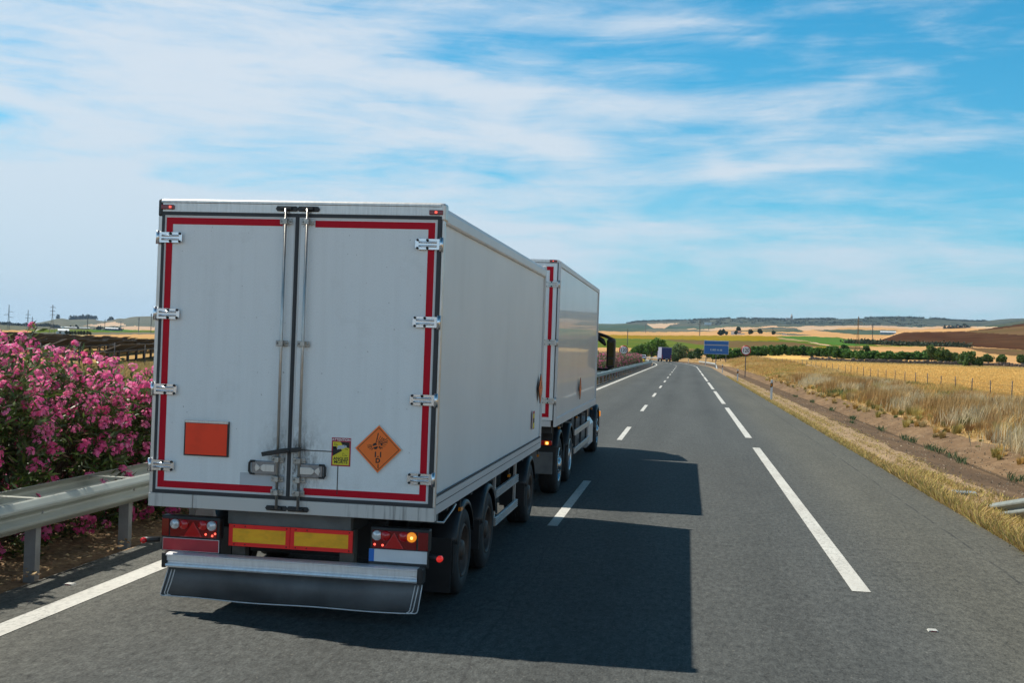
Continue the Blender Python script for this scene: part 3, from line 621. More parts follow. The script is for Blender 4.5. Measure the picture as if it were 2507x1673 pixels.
# ------------------------------------------------------------------ the trailer and the truck
XR, YR = -2.0497, 9.4107                   # right side and rear plane of the trailer
def wheel(parent, x, y, r, side, w=0.30, rim=m_rim, style='steel', deep=0.10):
    """tyre with a rim as its child; side=+1 faces +x"""
    b = MB(); ri = r*0.60
    b.lathe([(ri,-w), (r*0.90,-w), (r*0.985,-w*0.9), (r,-w*0.75), (r,-w*0.25), (r*0.985,-w*0.10), (r*0.93,-0.012), (r*0.80,0.004), (ri*1.06,0.0), (ri,-0.02)] if side > 0 else
            [(ri,w), (r*0.90,w), (r*0.985,w*0.9), (r,w*0.75), (r,w*0.25), (r*0.985,w*0.10), (r*0.93,0.012), (r*0.80,-0.004), (ri*1.06,0.0), (ri,0.02)], (x, y, r), 'x', 40)
    for k in range(4):
        rr = r+0.001; xx = x-side*w*(0.3+0.13*k)
        b.lathe([(rr-0.004, 0), (rr+0.001, 0.004), (rr+0.001, 0.02), (rr-0.004, 0.024)], (xx, y, r), 'x', 40)
    ty = b.build('wheel', m_tyre, parent)
    c = MB(); q = side
    if style == 'steel':
        c.lathe([(ri*1.02,-0.012*q), (ri*0.96,0.004*q), (ri*0.90,-0.02*q), (ri*0.86,-deep*q), (ri*0.55,-deep*0.9*q), (ri*0.42,-deep*0.5*q), (ri*0.36,-deep*0.1*q), (ri*0.20,0.0), (0.001,0.0)], (x, y, r), 'x', 32)
    else:
        c.lathe([(ri*1.02,-0.012*q), (ri*0.98,0.006*q), (ri*0.92,-0.01*q), (ri*0.86,-0.06*q), (ri*0.66,-0.02*q), (ri*0.42,-0.01*q), (ri*0.40,0.02*q), (ri*0.22,0.035*q), (0.001,0.04*q)], (x, y, r), 'x', 32)
    for k in range(10):
        a = 2*math.pi*k/10; yy, zz = y+ri*0.5*math.cos(a), r+ri*0.5*math.sin(a)
        xo = x - (deep*0.9*q if style == 'steel' else 0.02*q)
        c.tube([(xo, yy, zz), (xo+0.03*q, yy, zz)], 0.014, 6)
    c.build('rim', rim, ty); return ty
def fender(parent, x0, x1, y, zc, r, a0=15, a1=165, lip=0.03, name='fender'):
    b = MB(); n = 20; vs = []; fs = []
    for i in range(n+1):
        a = math.radians(a0+(a1-a0)*i/n); c, s = math.cos(a), math.sin(a)
        for (xx, rr) in ((x0, r), (x1-0.05, r), (x1-0.01, r-0.012), (x1, r-lip-0.01), (x1, r-lip-0.03)): vs.append((xx, y-rr*c, zc+rr*s))
    for i in range(n):
        for j in range(4): fs.append((i*5+j, i*5+j+1, (i+1)*5+j+1, (i+1)*5+j))
    b.add(vs, fs, 0, True)
    ya = y-r*math.cos(math.radians(a0)); za = zc+r*math.sin(math.radians(a0))
    b.box(x0, x1-0.02, ya-0.012, ya+0.004, za-0.27, za+0.03)
    return b.build(name, m_black, parent, solid=0.006)
def hinge(parent, u, z, side, lng=0.235, m=m_chrome):
    """pressed metal door hinge with two ribs, bolts and a pin barrel"""
    b = MB(); s = side; x0 = u; x1 = u+s*lng; a, c = min(x0, x1), max(x0, x1)
    b.prism([(a if s > 0 else a+0.015, z-0.045), (c-0.015 if s > 0 else c, z-0.045), (c, z-0.03), (c, z+0.03), (c-0.015, z+0.045), (a, z+0.045)] if s > 0 else
            [(c, z-0.045), (a+0.015, z-0.045), (a, z-0.03), (a, z+0.03), (a+0.015, z+0.045), (c, z+0.045)], 'y', -0.030, -0.016)
    for dz in (-0.016, 0.016):
        b.tube([(u+s*0.05, -0.030, z+dz), (u+s*(lng-0.03), -0.030, z+dz)], [0.010, 0.008], 8)
    b.tube([(u+s*0.012, -0.028, z-0.058), (u+s*0.012, -0.028, z+0.058)], 0.016, 10)
    for du in (0.13, 0.215):
        for dz in (-0.034, 0.034): b.lathe([(0.011, 0.006), (0.011, -0.010), (0.001, -0.012)], (u+s*du, -0.030, z+dz), 'y', 8, 1)
    return b.build('hinge', [m, m_black], parent)
def lock_rod(parent, x, z0, z1, zb, m=m_rod):
    b = MB(); b.tube([(x+0.008, -0.040, z0), (x, -0.040, (z0+z1)/2), (x, -0.040, z1)], 0.0125, 10)
    o = b.build('locking_rod', m, parent)
    for z in zb:
        k = MB(); k.box(x-0.055, x+0.055, -0.026, -0.016, z-0.024, z+0.024); k.box(x-0.020, x+0.020, -0.060, -0.020, z-0.024, z+0.024)
        for dx in (-0.04, 0.04): k.lathe([(0.010, 0), (0.010, -0.008), (0.001, -0.010)], (x+dx, -0.026, z), 'y', 8)
        k.build('rod_bracket', m_rodb, o, bevel=0.004)
    for z, up in ((z0, -1), (z1, 1)):
        k = MB(); s = -1 if x < 0 else 1
        k.prism([(x-0.085, z-0.022), (x+0.085, z-0.022), (x+0.10, z), (x+0.085, z+0.022), (x-0.085, z+0.022), (x-0.10, z)], 'y', -0.022, -0.010)
        k.box(x-0.05, x+0.05, -0.045, -0.022, z-0.012, z+0.012)
        k.build('cam_keeper', m_black, o, bevel=0.004)
    return o
def door_handle(parent, x0, x1, z, s):
    """recessed paddle handle: metal case, stamped centre plate and black pull bar on the outer end"""
    b = MB(); b.box(min(x0, x1), max(x0, x1), -0.038, -0.014, z-0.058, z+0.058); o = b.build('door_handle', m_paddle, parent, bevel=0.006)
    k = MB(); xa = x0+s*0.02
    k.prism([(xa, z-0.03), (xa+s*0.10, z-0.03), (xa+s*0.125, z-0.012), (xa+s*0.125, z+0.012), (xa+s*0.10, z+0.03), (xa, z+0.03)], 'y', -0.046, -0.038)
    k.prism([(xa+s*0.128, z-0.008), (xa+s*0.165, z-0.035), (xa+s*0.178, z), (xa+s*0.165, z+0.035), (xa+s*0.128, z+0.008)], 'y', -0.044, -0.038)
    k.build('handle_plate', m_alu, o, bevel=0.002)
    k = MB(); xe = x1; k.tube([(xe-s*0.03, -0.030, z+0.052), (xe+s*0.012, -0.030, z+0.052), (xe+s*0.022, -0.030, z+0.035), (xe+s*0.022, -0.030, z-0.035), (xe+s*0.012, -0.030, z-0.052), (xe-s*0.03, -0.030, z-0.052)], 0.011, 8)
    k.build('pull_bar', m_black, o); return o
def rear_lamp(parent, x0, x1, z0, z1, y, right, on):
    """multi-function cluster: housing with round lamps in a row, triangle reflector and side lens"""
    b = MB(); b.box(x0, x1, y, y+0.10, z0-0.012, z1+0.008); o = b.build('rear_lamp', m_black, parent, bevel=0.012)
    w = x1-x0; yi = y-0.002; f0, f1 = (x0+0.02, x1-0.11) if right else (x0+0.085, x1-0.025); fw = f1-f0
    k = MB(); k.box(f0, f1, y-0.008, y, z0+0.004, z1-0.018); k.build('lens_field', m_lred, o, bevel=0.006)
    k = MB(); k.box(*((x1-0.095, x1-0.008) if right else (x0+0.008, x0+0.075)), y-0.008, y, z0+0.004, z1-0.018); k.build('side_lens', m_lred, o, bevel=0.006)
    zc = z1-0.062; cols = [m_lclear, m_lredl, m_lredl, m_amber_on] if (right and on) else [m_lclear, m_lredl, m_lredl, m_lclear]
    for i, fr in enumerate((0.105, 0.30, 0.705, 0.895)):
        k = MB(); xx = f0+fw*fr; k.lathe([(0.043, 0.0), (0.043, -0.012), (0.036, -0.020), (0.001, -0.026)], (xx, y-0.006, zc), 'y', 24)
        q = k.build('round_lamp', cols[i], o)
        if cols[i] is m_amber_on:
            k = MB(); k.lathe([(0.013, 0.0), (0.009, -0.004), (0.001, -0.006)], (xx+0.004, y-0.031, zc-0.004), 'y', 14); k.build('bulb', m_amber_core, o)
    xc = f0+fw*0.50; k = MB(); zb = z0+0.010; k.prism([(xc-0.085, zb), (xc+0.085, zb), (xc, zb+0.135)], 'y', y-0.018, y-0.006); k.build('triangle_reflector', m_lredl, o, bevel=0.003)
    for xx, dz in ([(f0+fw*0.06, 0.036), (f0+fw*0.24, 0.032)] if right else [(f1-fw*0.23, 0.036), (f1-fw*0.09, 0.026), (f1-fw*0.03, 0.045)]):
        k = MB(); k.lathe([(0.010, 0.0), (0.007, -0.004), (0.001, -0.006)], (xx, y-0.008, z0+dz), 'y', 10); k.build('tail_bulb', m_red_core, o)
    return o
def diamond(parent, c, hd, plane, sgn=1, detail=True):
    """hazard placard 1.1 D 1 on a metal holder; plane 'y' faces -y, plane 'x' faces +x"""
    def P(a, z, h): return (c[0]+a, c[1]-h, c[2]+z) if plane == 'y' else (c[0]+h, c[1]+a, c[2]+z)
    def slab(b, r, h0, h1, mi=0):
        vs = [P(*q, h) for h in (h0, h1) for q in ((0, -r), (r, 0), (0, r), (-r, 0))]
        b.add(vs, [(0,1,2,3), (7,6,5,4)] + [(i, i+4, (i+1) % 4+4, (i+1) % 4) for i in range(4)], mi)
    b = MB(); slab(b, hd+0.010, 0.001, 0.010); o = b.build('placard_holder', m_alu if plane == 'y' else m_black, parent)
    b = MB(); slab(b, hd, 0.010, 0.014); b.build('placard', m_placard, o)
    b = MB()
    for i in range(4):
        q = [(0, -1), (1, 0), (0, 1), (-1, 0)]; a, d = q[i], q[(i+1) % 4]; r1, r2 = hd*0.885, hd*0.915
        b.add([P(a[0]*r1, a[1]*r1, .0152), P(d[0]*r1, d[1]*r1, .0152), P(d[0]*r2, d[1]*r2, .0152), P(a[0]*r2, a[1]*r2, .0152)], [(0,1,2,3)])
    k = hd/0.205
    def txt(s, size, cx, cz, bold):
        vs, fs = text_mesh(s, size*k, bold*k); b.add([P((v[0]+cx*k)*sgn, v[1]+cz*k, 0.0156) for v in vs], fs)
    txt('1.1', 0.064, 0, -0.050, 0.0022); txt('D', 0.056, 0.0, -0.102, 0.0022); txt('1', 0.046, 0.004, -0.150, 0.0016)
    if detail:                                   # exploding bomb: split ball, splinters and flying pieces
        def poly(pts): b.add([P(x*k*sgn, z*k, 0.0154) for x, z in pts], [tuple(range(len(pts)))])
        for a0, a1, cx, cz in ((20, 200, -0.030, 0.030), (200, 380, -0.026, 0.018)):
            poly([(cx+0.021*math.cos(math.radians(a0+(a1-a0)*i/10)), cz+0.021*math.sin(math.radians(a0+(a1-a0)*i/10))) for i in range(11)])
        rr = random.Random(4)
        for ang, d0, d1, w in ((78, .02, .115, .0042), (62, .04, .10, .002), (50, .04, .10, .0026), (40, .03, .105, .002), (33, .05, .125, .0026), (24, .03, .12, .0032), (18, .05, .115, .0022), (8, .05, .10, .0016), (0, .03, .09, .0014),
                               (178, .03, .075, .0018), (188, .03, .07, .0022), (197, .035, .07, .0018), (212, .03, .06, .0022), (170, .03, .06, .0016), (230, .03, .05, .002), (-14, .03, .07, .003)):
            ca, sa = math.cos(math.radians(ang)), math.sin(math.radians(ang)); ox, oz = -0.027, 0.026
            poly([(ox+ca*d0-sa*w*0.7, oz+sa*d0+ca*w*0.7), (ox+ca*d0+sa*w*0.7, oz+sa*d0-ca*w*0.7), (ox+ca*d1+sa*w*1.0, oz+sa*d1-ca*w*1.0), (ox+ca*d1-sa*w*1.0, oz+sa*d1+ca*w*1.0)])
        for cx, cz, s in ((0.045, 0.088, .008), (0.010, 0.060, .007), (0.030, 0.040, .010), (0.012, 0.016, .009), (0.026, 0.012, .007), (0.018, 0.002, .006), (-0.012, 0.088, .006), (-0.060, 0.018, .005), (-0.052, 0.000, .005), (-0.078, 0.010, .004), (0.02, 0.078, .004)):
            poly([(cx+s*(0.7+0.5*rr.random())*math.cos(a), cz+s*(0.6+0.5*rr.random())*math.sin(a)) for a in (0.3, 1.4, 2.6, 3.7, 5.2)])
    b.build('printed_mark', m_sblack, o); return o
def tape(parent, x0, x1, z0, z1, y, w, gaps, name='reflective_tape', left=True, xi=None):
    pass
def strip(parent, rects, y0, y1, m, name):
    b = MB()
    for x0, x1, z0, z1 in rects: b.box(x0, x1, y0, y1, z0, z1)
    return b.build(name, m, parent)

def U(u): return u-1.275
def ring(parent, o, i, y0, y1, m, name):
    """rectangular frame as one connected mesh"""
    c = lambda q: [(q[0], q[2]), (q[1], q[2]), (q[1], q[3]), (q[0], q[3])]
    vs = [(x, y, z) for y in (y0, y1) for q in (o, i) for x, z in c(q)]; fs = []
    for k in range(4):
        n = (k+1) % 4; fs += [(k, n, 4+n, 4+k), (8+k, 12+k, 12+n, 8+n), (k, 8+k, 8+n, n), (4+k, 4+n, 12+n, 12+k)]
    return MB().add(vs, fs).build(name, m, parent)
def cpoly(xo, xt, xb, z0, z1, w):
    s = 1 if xt > xo else -1
    return [(xo, z0), (xb, z0), (xb, z0+w), (xo+s*w, z0+w), (xo+s*w, z1-w), (xt, z1-w), (xt, z1), (xo, z1)]
def make_trailer():
    T = thing('cargo_trailer', 'white box trailer with red taped rear doors, orange hazard plate and exploding bomb placard', 'trailer', (XR-1.275, YR, 0))
    Lb, ZT, ZD = 7.06, 3.566, 1.115
    b = MB(); b.box(U(0.028), U(2.522), 0.06, Lb, ZD+0.004, ZT-0.02); b.build('box_body', m_sidewall, T)
    for s in (-1, 1):                                # lower side rails with two shallow grooves and the rolled top rail
        x = U(2.55) if s > 0 else U(0); i = -s
        b = MB(); b.prism([(x+i*0.03, 0.958), (x, 0.962), (x, 1.040), (x+i*.004, 1.043), (x+i*.004, 1.047), (x, 1.050), (x, ZD-.006), (x+i*.012, ZD-.003), (x+i*.012, ZD+.006), (x+i*.03, ZD+.006)], 'y', 0.045, Lb+0.005)
        o = b.build('side_rail', m_skirt, T); MB().box(*sorted((x+i*.001, x+i*.02)), .05, Lb, ZD-.001, ZD+.012).build('dark_groove', m_rubber, o); MB().box(*sorted((x-i*.0006, x+i*.02)), .05, Lb, 1.0425, 1.0475).build('dark_groove', m_rubber, o)
        b = MB(); b.prism([(x+i*.026, 3.430), (x+i*.002, 3.434), (x-i*.004, 3.45), (x-i*.004, 3.525), (x+i*.012, 3.562), (x+i*.05, 3.585), (x+i*.12, 3.588), (x+i*.12, 3.44)], 'y', 0.05, Lb+0.01)
        for k in range(16): b.lathe([(0.008, 0), (0.006, s*.006), (0.001, s*.008)], (x-i*.003, 0.3+k*0.44, 3.442), 'x', 6, 0)
        b.build('roof_rail', m_skirt, T)
        b = MB(); b.box(*sorted((x-i*0.0035, x+i*0.05)), Lb-0.04, Lb+0.022, 0.962, 3.60); b.build('front_corner_post', m_skirt, T, bevel=0.012)
    b = MB(); b.box(U(0.10), U(2.45), 0.05, Lb+0.008, 3.57, 3.592); b.build('roof', m_skirt, T)
    # rear frame
    for u0, u1 in ((0.0, 0.036), (2.532, 2.553)): MB().box(U(u0), U(u1), 0.0, 0.06, 1.03, 3.49).build('rear_post', m_alu, T, bevel=0.004)
    b = MB(); b.box(U(0.03), U(2.52), -0.004, 0.06, 3.484, 3.566); b.build('rear_header', m_alu, T, bevel=0.004)
    b = MB(); b.prism([(-0.016, 3.566), (0.10, 3.566), (0.10, 3.594), (0.01, 3.598), (-0.016, 3.582)], 'x', U(0.03), U(2.52)); b.build('roof_edge_trim', m_alu, T)
    for s, u in ((-1, 0.0), (1, 2.555)):
        b = MB(); x = U(u); b.box(*sorted((x+s*0.006, x-s*0.05)), -0.008, 0.12, 3.44, 3.596); b.build('corner_casting', m_alu if s > 0 else m_black, T, bevel=0.02)
    for u0, u1 in ((0.0, 0.408), (0.411, 2.553)): MB().box(U(u0), U(u1), -0.006, 0.08, 0.912, 1.028).build('rear_sill', m_sill, T, bevel=0.004)
    # doors
    for left in (True, False):
        a, c = (0.036, 1.272) if left else (1.275, 2.532)
        x0, x1 = (U(0.062), U(1.250)) if left else (U(1.284), U(2.496))
        b = MB(); b.box(x0, x1, 0.0, 0.055, 1.062, 3.455); D = b.build('door', m_door, T, bevel=0.006)
        s0, s1 = (U(0.036), U(1.272)) if left else (U(1.274), U(2.532))
        ring(D, (s0, s1, 1.03, 3.484), (x0, x1, 1.062, 3.455), -0.008, 0.04, m_rubber, 'rubber_seal')
        fr = 0.014
        ring(D, (x0, x1, 1.062, 3.455), (x0+fr, x1-fr, 1.062+fr, 3.455-fr), -0.004, 0.0, m_skirt, 'edge_trim')
        w = 0.058
        MB().prism(cpoly(U(.078), U(1.135), U(1.125), 1.08, 3.435, w) if left else cpoly(U(2.474), U(1.426), U(1.404), 1.08, 3.43, w), 'y', -0.0025, 0.0).build('reflective_tape', m_red, D)
        for z in ((3.258, 2.593, 1.936, 1.273) if left else (3.245, 2.590, 1.934, 1.270)):
            hinge(T, U(0.0) if left else U(2.548), z, 1 if left else -1)
        lock_rod(T, U(1.172) if left else U(1.364), 0.955, 3.526, (3.415, 2.37, 1.372, 1.208, 1.093))
        if left:
            strip(D, [(U(0.83), U(1.235), 1.139, 1.245)], -0.0018, 0.0, m_sgrey, 'repair_patch')
            door_handle(T, U(1.172), U(0.945), 1.298, -1)
            b = MB(); b.box(U(.316), U(.722), -0.020, 0.0, 1.369, 1.675); P_ = b.build('plate_holder', m_black, T, bevel=0.003)
            strip(P_, [(U(.33), U(.708), 1.381, 1.652)], -0.0225, -0.020, m_orange, 'orange_plate'); strip(P_, [(U(.322), U(.716), 1.656, 1.676)], -0.0235, -0.020, m_alu, 'holder_lid')
        else:
            MB().prism([(U(1.31), 1.458), (U(1.697), 1.458), (U(1.697), 1.10), (U(1.704), 1.10), (U(1.704), 1.466), (U(1.31), 1.466)], 'y', -0.003, 0.0).build('patch_joint', m_sblack, D)
            door_handle(T, U(1.360), U(1.575), 1.290, 1)
            x, z = U(1.724), 1.462; hw, hh = 0.084, 0.121
            b = MB(); b.box(x-hw, x+hw, -0.003, 0.0, z-hh, z+hh); S = b.build('blind_spot_sticker', m_sred, T)
            strip(S, [(x-hw+.011, x+hw-.011, z-hh+.011, z+hh-.035)], -0.0042, -0.003, m_syel, 'yellow_field')
            b = MB()
            def pl(pts, y): b.add([(x+q[0], y, z+q[1]) for q in pts], [tuple(range(len(pts)))])
            pl([(-.015, .086), (.073, .086), (.073, .045), (-.073, -.030), (-.073, .030)], -.0046) if False else None
            pl([(-.005, .086), (.073, .086), (.073, .035), (.02, .045)], -.0046); pl([(-.073, .040), (-.005, .030), (.01, .012), (-.073, -.036)], -.0046); pl([(-.073, .046), (-.04, .048), (-.04, .03), (-.073, .028)], -.0046)
            for cx, cz, s in ((-.045, .066, .014), (.05, .028, .010), (-.055, .012, .010), (.035, -.020, .019)):
                for p, q in (((-1, -.6), (1, -.6)), ((1, -.6), (-1, .7)), ((-1, .7), (-1, -.6))):
                    dx, dz = q[0]-p[0], q[1]-p[1]; l = math.hypot(dx, dz); nx, nz_ = -dz/l*.0012, dx/l*.0012
                    pl([(cx+p[0]*s+nx, cz+p[1]*s+nz_), (cx+p[0]*s-nx, cz+p[1]*s-nz_), (cx+q[0]*s-nx, cz+q[1]*s-nz_), (cx+q[0]*s+nx, cz+q[1]*s+nz_)], -.0047)
            for s_, cz, sz in (('ANGLES', -.058, .036), ('MORTS', -.086, .036)):
                vs, fs = text_mesh(s_, sz, 0.0009, 1.0); b.add([(x+v[0], -.0047, z+v[1]+cz) for v in vs], fs)
            b.build('printed_black', m_sblack, S)
            b = MB(); vs, fs = text_mesh('ATTENTION', 0.0285, 0.0007, 1.02); b.add([(x+v[0], -.0042, z+v[1]+.1035) for v in vs], fs); b.build('printed_white', m_white, S)
            b = MB(); pl([(-.035, .022), (-.03, .052), (.028, .062), (.034, .040), (.022, .030)], -.0052); pl([(-.035, .022), (-.03, .052), (-.024, .053), (-.028, .020)], -.0053); pl([(.032, .060), (.046, .056), (.050, .042), (.036, .038)], -.0052); b.build('printed_lorry', m_sgrey, S)
            diamond(T, (U(2.052), -0.002, 1.504), 0.200, 'y')
    b = MB(); b.prism([(U(1.04), 1.434), (U(1.05), 1.398), (U(1.24), 1.435), (U(1.39), 1.455), (U(1.395), 1.492), (U(1.235), 1.475)], 'y', -0.078, -0.058); b.lathe([(0.018, 0), (0.016, -0.012), (0.001, -0.014)], (U(1.282), -0.078, 1.456), 'y', 12)
    b.build('lock_strap', m_black, T, bevel=0.004)
    for x0, x1, zc, on in ((U(.028), U(.145), 3.524, .10), (U(2.42), U(2.54), 3.515, .48)):
        b = MB(); b.box(x0, x1, -0.022, -0.004, zc-0.020, zc+0.020); o = b.build('top_marker_lamp', m_lred, T, bevel=0.006)
        xm = x0+(x1-x0)*(.72 if x0 < -1 else .5)
        for dx in (-.008, .004): MB().box(xm+dx, xm+dx+.006, -0.0245, -0.022, zc-.008, zc+.010).build('led', m_red_core, o)
    # under the body, rear
    MB().box(U(.66), U(1.78), 0.18, 0.26, 0.765, 0.945).build('cross_member', m_chgrey, T, bevel=0.004); MB().box(U(.05), U(2.5), 0.30, 0.40, 0.86, 0.955).build('cross_member', m_chgrey, T, bevel=0.004)
    for u0, u1 in ((.70, .82), (1.68, 1.81)): MB().box(U(u0), U(u1), 0.20, 0.30, 0.40, 0.77).build('underrun_bracket', m_brown, T, bevel=0.004)
    for u in (.80, 1.70): MB().box(U(u-.04), U(u+.04), 0.3, 6.9, 0.72, 0.952).build('chassis_rail', m_steel, T)
    for y in (0.9, 2.1, 3.4, 4.6, 5.8, 6.8): MB().box(U(.08), U(2.47), y, y+0.08, 0.88, 0.953).build('floor_bearer', m_steel, T)
    MB().box(U(.6), U(1.9), 0.9, 1.0, 0.40, 0.75).build('spare_carrier', m_steel, T)
    for y in (1.50, 2.83, 6.2):
        MB().tube([(U(.35), y, .42), (U(2.2), y, .42)], 0.07, 10).build('axle', m_steel, T)
        for u in (.72, 1.78): MB().lathe([(0.001, -.12), (0.11, -.12), (0.13, -.06), (0.13, .06), (0.11, .12), (0.001, .12)], (U(u), y+.3, .62), 'z', 12).build('air_spring', m_black, T)
    MB().prism([(U(.95), 7.0), (U(1.6), 7.0), (U(1.5), 7.6), (U(1.33), 8.6), (U(1.22), 8.6), (U(1.05), 7.6)], 'z', .50, .62).build('drawbar', m_steel, T)
    for i, (u0, u1) in enumerate(((.680, 1.238), (1.242, 1.803))):
        b = MB(); b.box(U(u0), U(u1), 0.165, 0.180, .576, .766)
        for u in (u0+.05, u0+.15, u1-.03):
            for z in (.592, .750): b.lathe([(.006, 0.004), (.006, -.002), (.001, -.004)], (U(u), .165, z), 'y', 8, 1)
        o = b.build('marker_board', [m_redtrim, m_sblack], T)
        strip(o, [(U(u0+.038), U(u1-.038), .611, .731)], 0.162, 0.165, m_yel, 'yellow_panel')
    rear_lamp(T, U(.088), U(.628), .640, .815, .085, False, False); rear_lamp(T, U(1.982), U(2.497), .646, .822, .085, True, True)
    MB().box(U(.096), U(.636), .088, .11, .510, .640).build('plate_bracket', m_black, T, bevel=.004); MB().box(U(1.972), U(2.497), .088, .11, .500, .648).build('plate_bracket', m_black, T, bevel=.004)
    b = MB(); b.box(U(.108), U(.628), .079, .086, .518, .630); o = b.build('number_plate', m_white, T, bevel=.002); o['label'] = 'red number plate'
    strip(o, [(U(.112), U(.624), .522, .626)], .077, .079, m_platered, 'plate_face')
    b = MB(); b.box(U(1.976), U(2.484), .079, .086, .537, .643); o = b.build('number_plate', m_plate, T, bevel=.002); o['label'] = 'white number plate with blue band'
    strip(o, [(U(1.977), U(2.022), .5375, .6425)], .0775, .079, m_blue, 'blue_band')
    b = MB(); prof = [(.0, .388), (.085, .40), (.085, .512), (-.010, .512), (-.030, .504), (-.030, .494), (-.012, .487), (-.012, .448), (.006, .440), (.006, .428), (-.030, .422), (-.036, .408), (-.022, .392)]
    b.prism(prof, 'x', U(.192), U(2.428)); b.build('bumper', m_bump, T)
    strip(T, [(U(.192), U(.34), .5135, .5145)], -.01, .085, m_white, 'bumper_sticker')
    for u0, u1 in ((.152, .194), (2.426, 2.476)): MB().box(U(u0), U(u1), -.03, .09, .386, .516).build('bumper_end', m_black, T, bevel=.008)
    # spray flap with white piping
    def fl(u, z):                                    # slight belly in the rubber
        return (U(u), .045 + .018*math.sin(u*3.1)*(.38-z)/.26, z + .006*math.sin(u*5.2)*(z < .2))
    n = 30; b = MB(); vs = []
    for i in range(n+1):
        f = i/n; vs += [fl(.186+f*(2.462-.186), .388), fl(.150+f*(2.44-.150), .25), fl(.118+f*(2.418-.118), .122)]
    b.add(vs, [(i*3+j, i*3+j+1, (i+1)*3+j+1, (i+1)*3+j) for i in range(n) for j in (0, 1)], 0, True); o = b.build('spray_flap', m_flap, T, solid=.008)
    def pipe(pts): MB().tube([(p[0], p[1]-.008, p[2]) for p in (fl(*q) for q in pts)], .0055, 6).build('white_piping', m_skirt, o)
    pipe([(.19, .375), (.155, .25), (.122, .14), (.128, .124), (.145, .122)] + [(.145+.1*i, .120) for i in range(1, 23)] + [(2.40, .122), (2.418, .128), (2.426, .15), (2.442, .25), (2.460, .372)])
    for d in (.032, .060): pipe([(.19+d, .362), (.158+d, .25), (.130+d*.9, .15), (.136+d*.9, .132), (.155+d, .126)]); pipe([(2.46-d, .362), (2.438-d, .25), (2.418-d, .15), (2.408-d, .132), (2.39-d, .126)])
    for s, u in ((-1, -.055), (1, 2.60)):            # outline lamps on rubber stalks
        b = MB(); x = U(u); b.tube([(x-s*.12, .12, .602), (x-s*.03, .085, .598), (x+s*.005, .07, .596)], [.022, .024, .030], 10); o = b.build('outline_lamp', m_black, T)
        b = MB(); b.lathe([(.001, -.026), (.018, -.022), (.026, -.012), (.027, 0), (.027, .03), (.001, .03)], (x, .045, .596), 'y', 16)
        b.build('lamp_lens', m_red_on if s > 0 else m_lredl, o)
    # running gear and sides
    for s in (-1, 1):
        xo = U(2.53) if s > 0 else U(.02)
        for y in (1.50, 2.83, 6.2): wheel(T, xo, y, .42, s, .30)
        if s > 0:
            for y in (1.50, 2.83, 6.2): fender(T, xo-.34, xo+.012, y, .43, .49)
            b = MB(); b.box(xo-.36, xo-.01, .93, .945, .12, .62); b.build('mud_flap', m_black, T)
        else:
            for y in (1.50, 2.83, 6.2): fender(T, xo+.34, xo-.012, y, .43, .49)
        for z0, z1 in ((.687, .787), (.372, .470)):
            x = xo-.02*s; h = (z1-z0)/4; pr = [(x-.01*s, z0)]
            for k in range(4): pr += [(x+.012*s, z0+k*h+.002), (x+.022*s, z0+k*h+.006), (x+.022*s, z0+k*h+h-.006), (x+.012*s, z0+k*h+h-.002)]
            MB().prism(pr+[(x-.01*s, z1)], 'y', 3.36, 5.06).build('side_guard', m_alu, T)
        for y in (3.42, 5.0): MB().box(*sorted((xo-.06*s, xo-.031*s)), y, y+.06, .36, .96).build('guard_bracket', m_alu, T)
        for y in (1.26, 4.26, 6.97):
            b = MB(); b.box(*sorted((xo-.012*s, xo+.014*s)), y-.05, y+.05, .838, .872); b.box(*sorted((xo-.012*s, xo)), y-.012, y+.012, .87, .96, 1); b.build('side_marker_lamp', [m_lamber, m_black], T)
    b = MB(); b.tube([(U(2.25), .35, .86), (U(2.48), .72, .80), (U(2.53), .88, .90), (U(2.53), 1.0, .93)], .012, 6); b.build('fender_stay', m_alu, T)
    diamond(T, (U(2.551), 6.768, 1.828), .20, 'x')
    b = MB(); b.box(U(2.5505), U(2.5525), 6.11, 6.28, 1.29, 1.536); S = b.build('blind_spot_sticker', m_sred, T)
    b = MB(); b.box(U(2.5525), U(2.5535), 6.121, 6.269, 1.301, 1.50); b.build('yellow_field', m_syel, S); b = MB(); b.box(U(2.5535), U(2.5542), 6.13, 6.26, 1.375, 1.44); b.build('printed_black', m_sblack, S)
    return T
make_trailer()

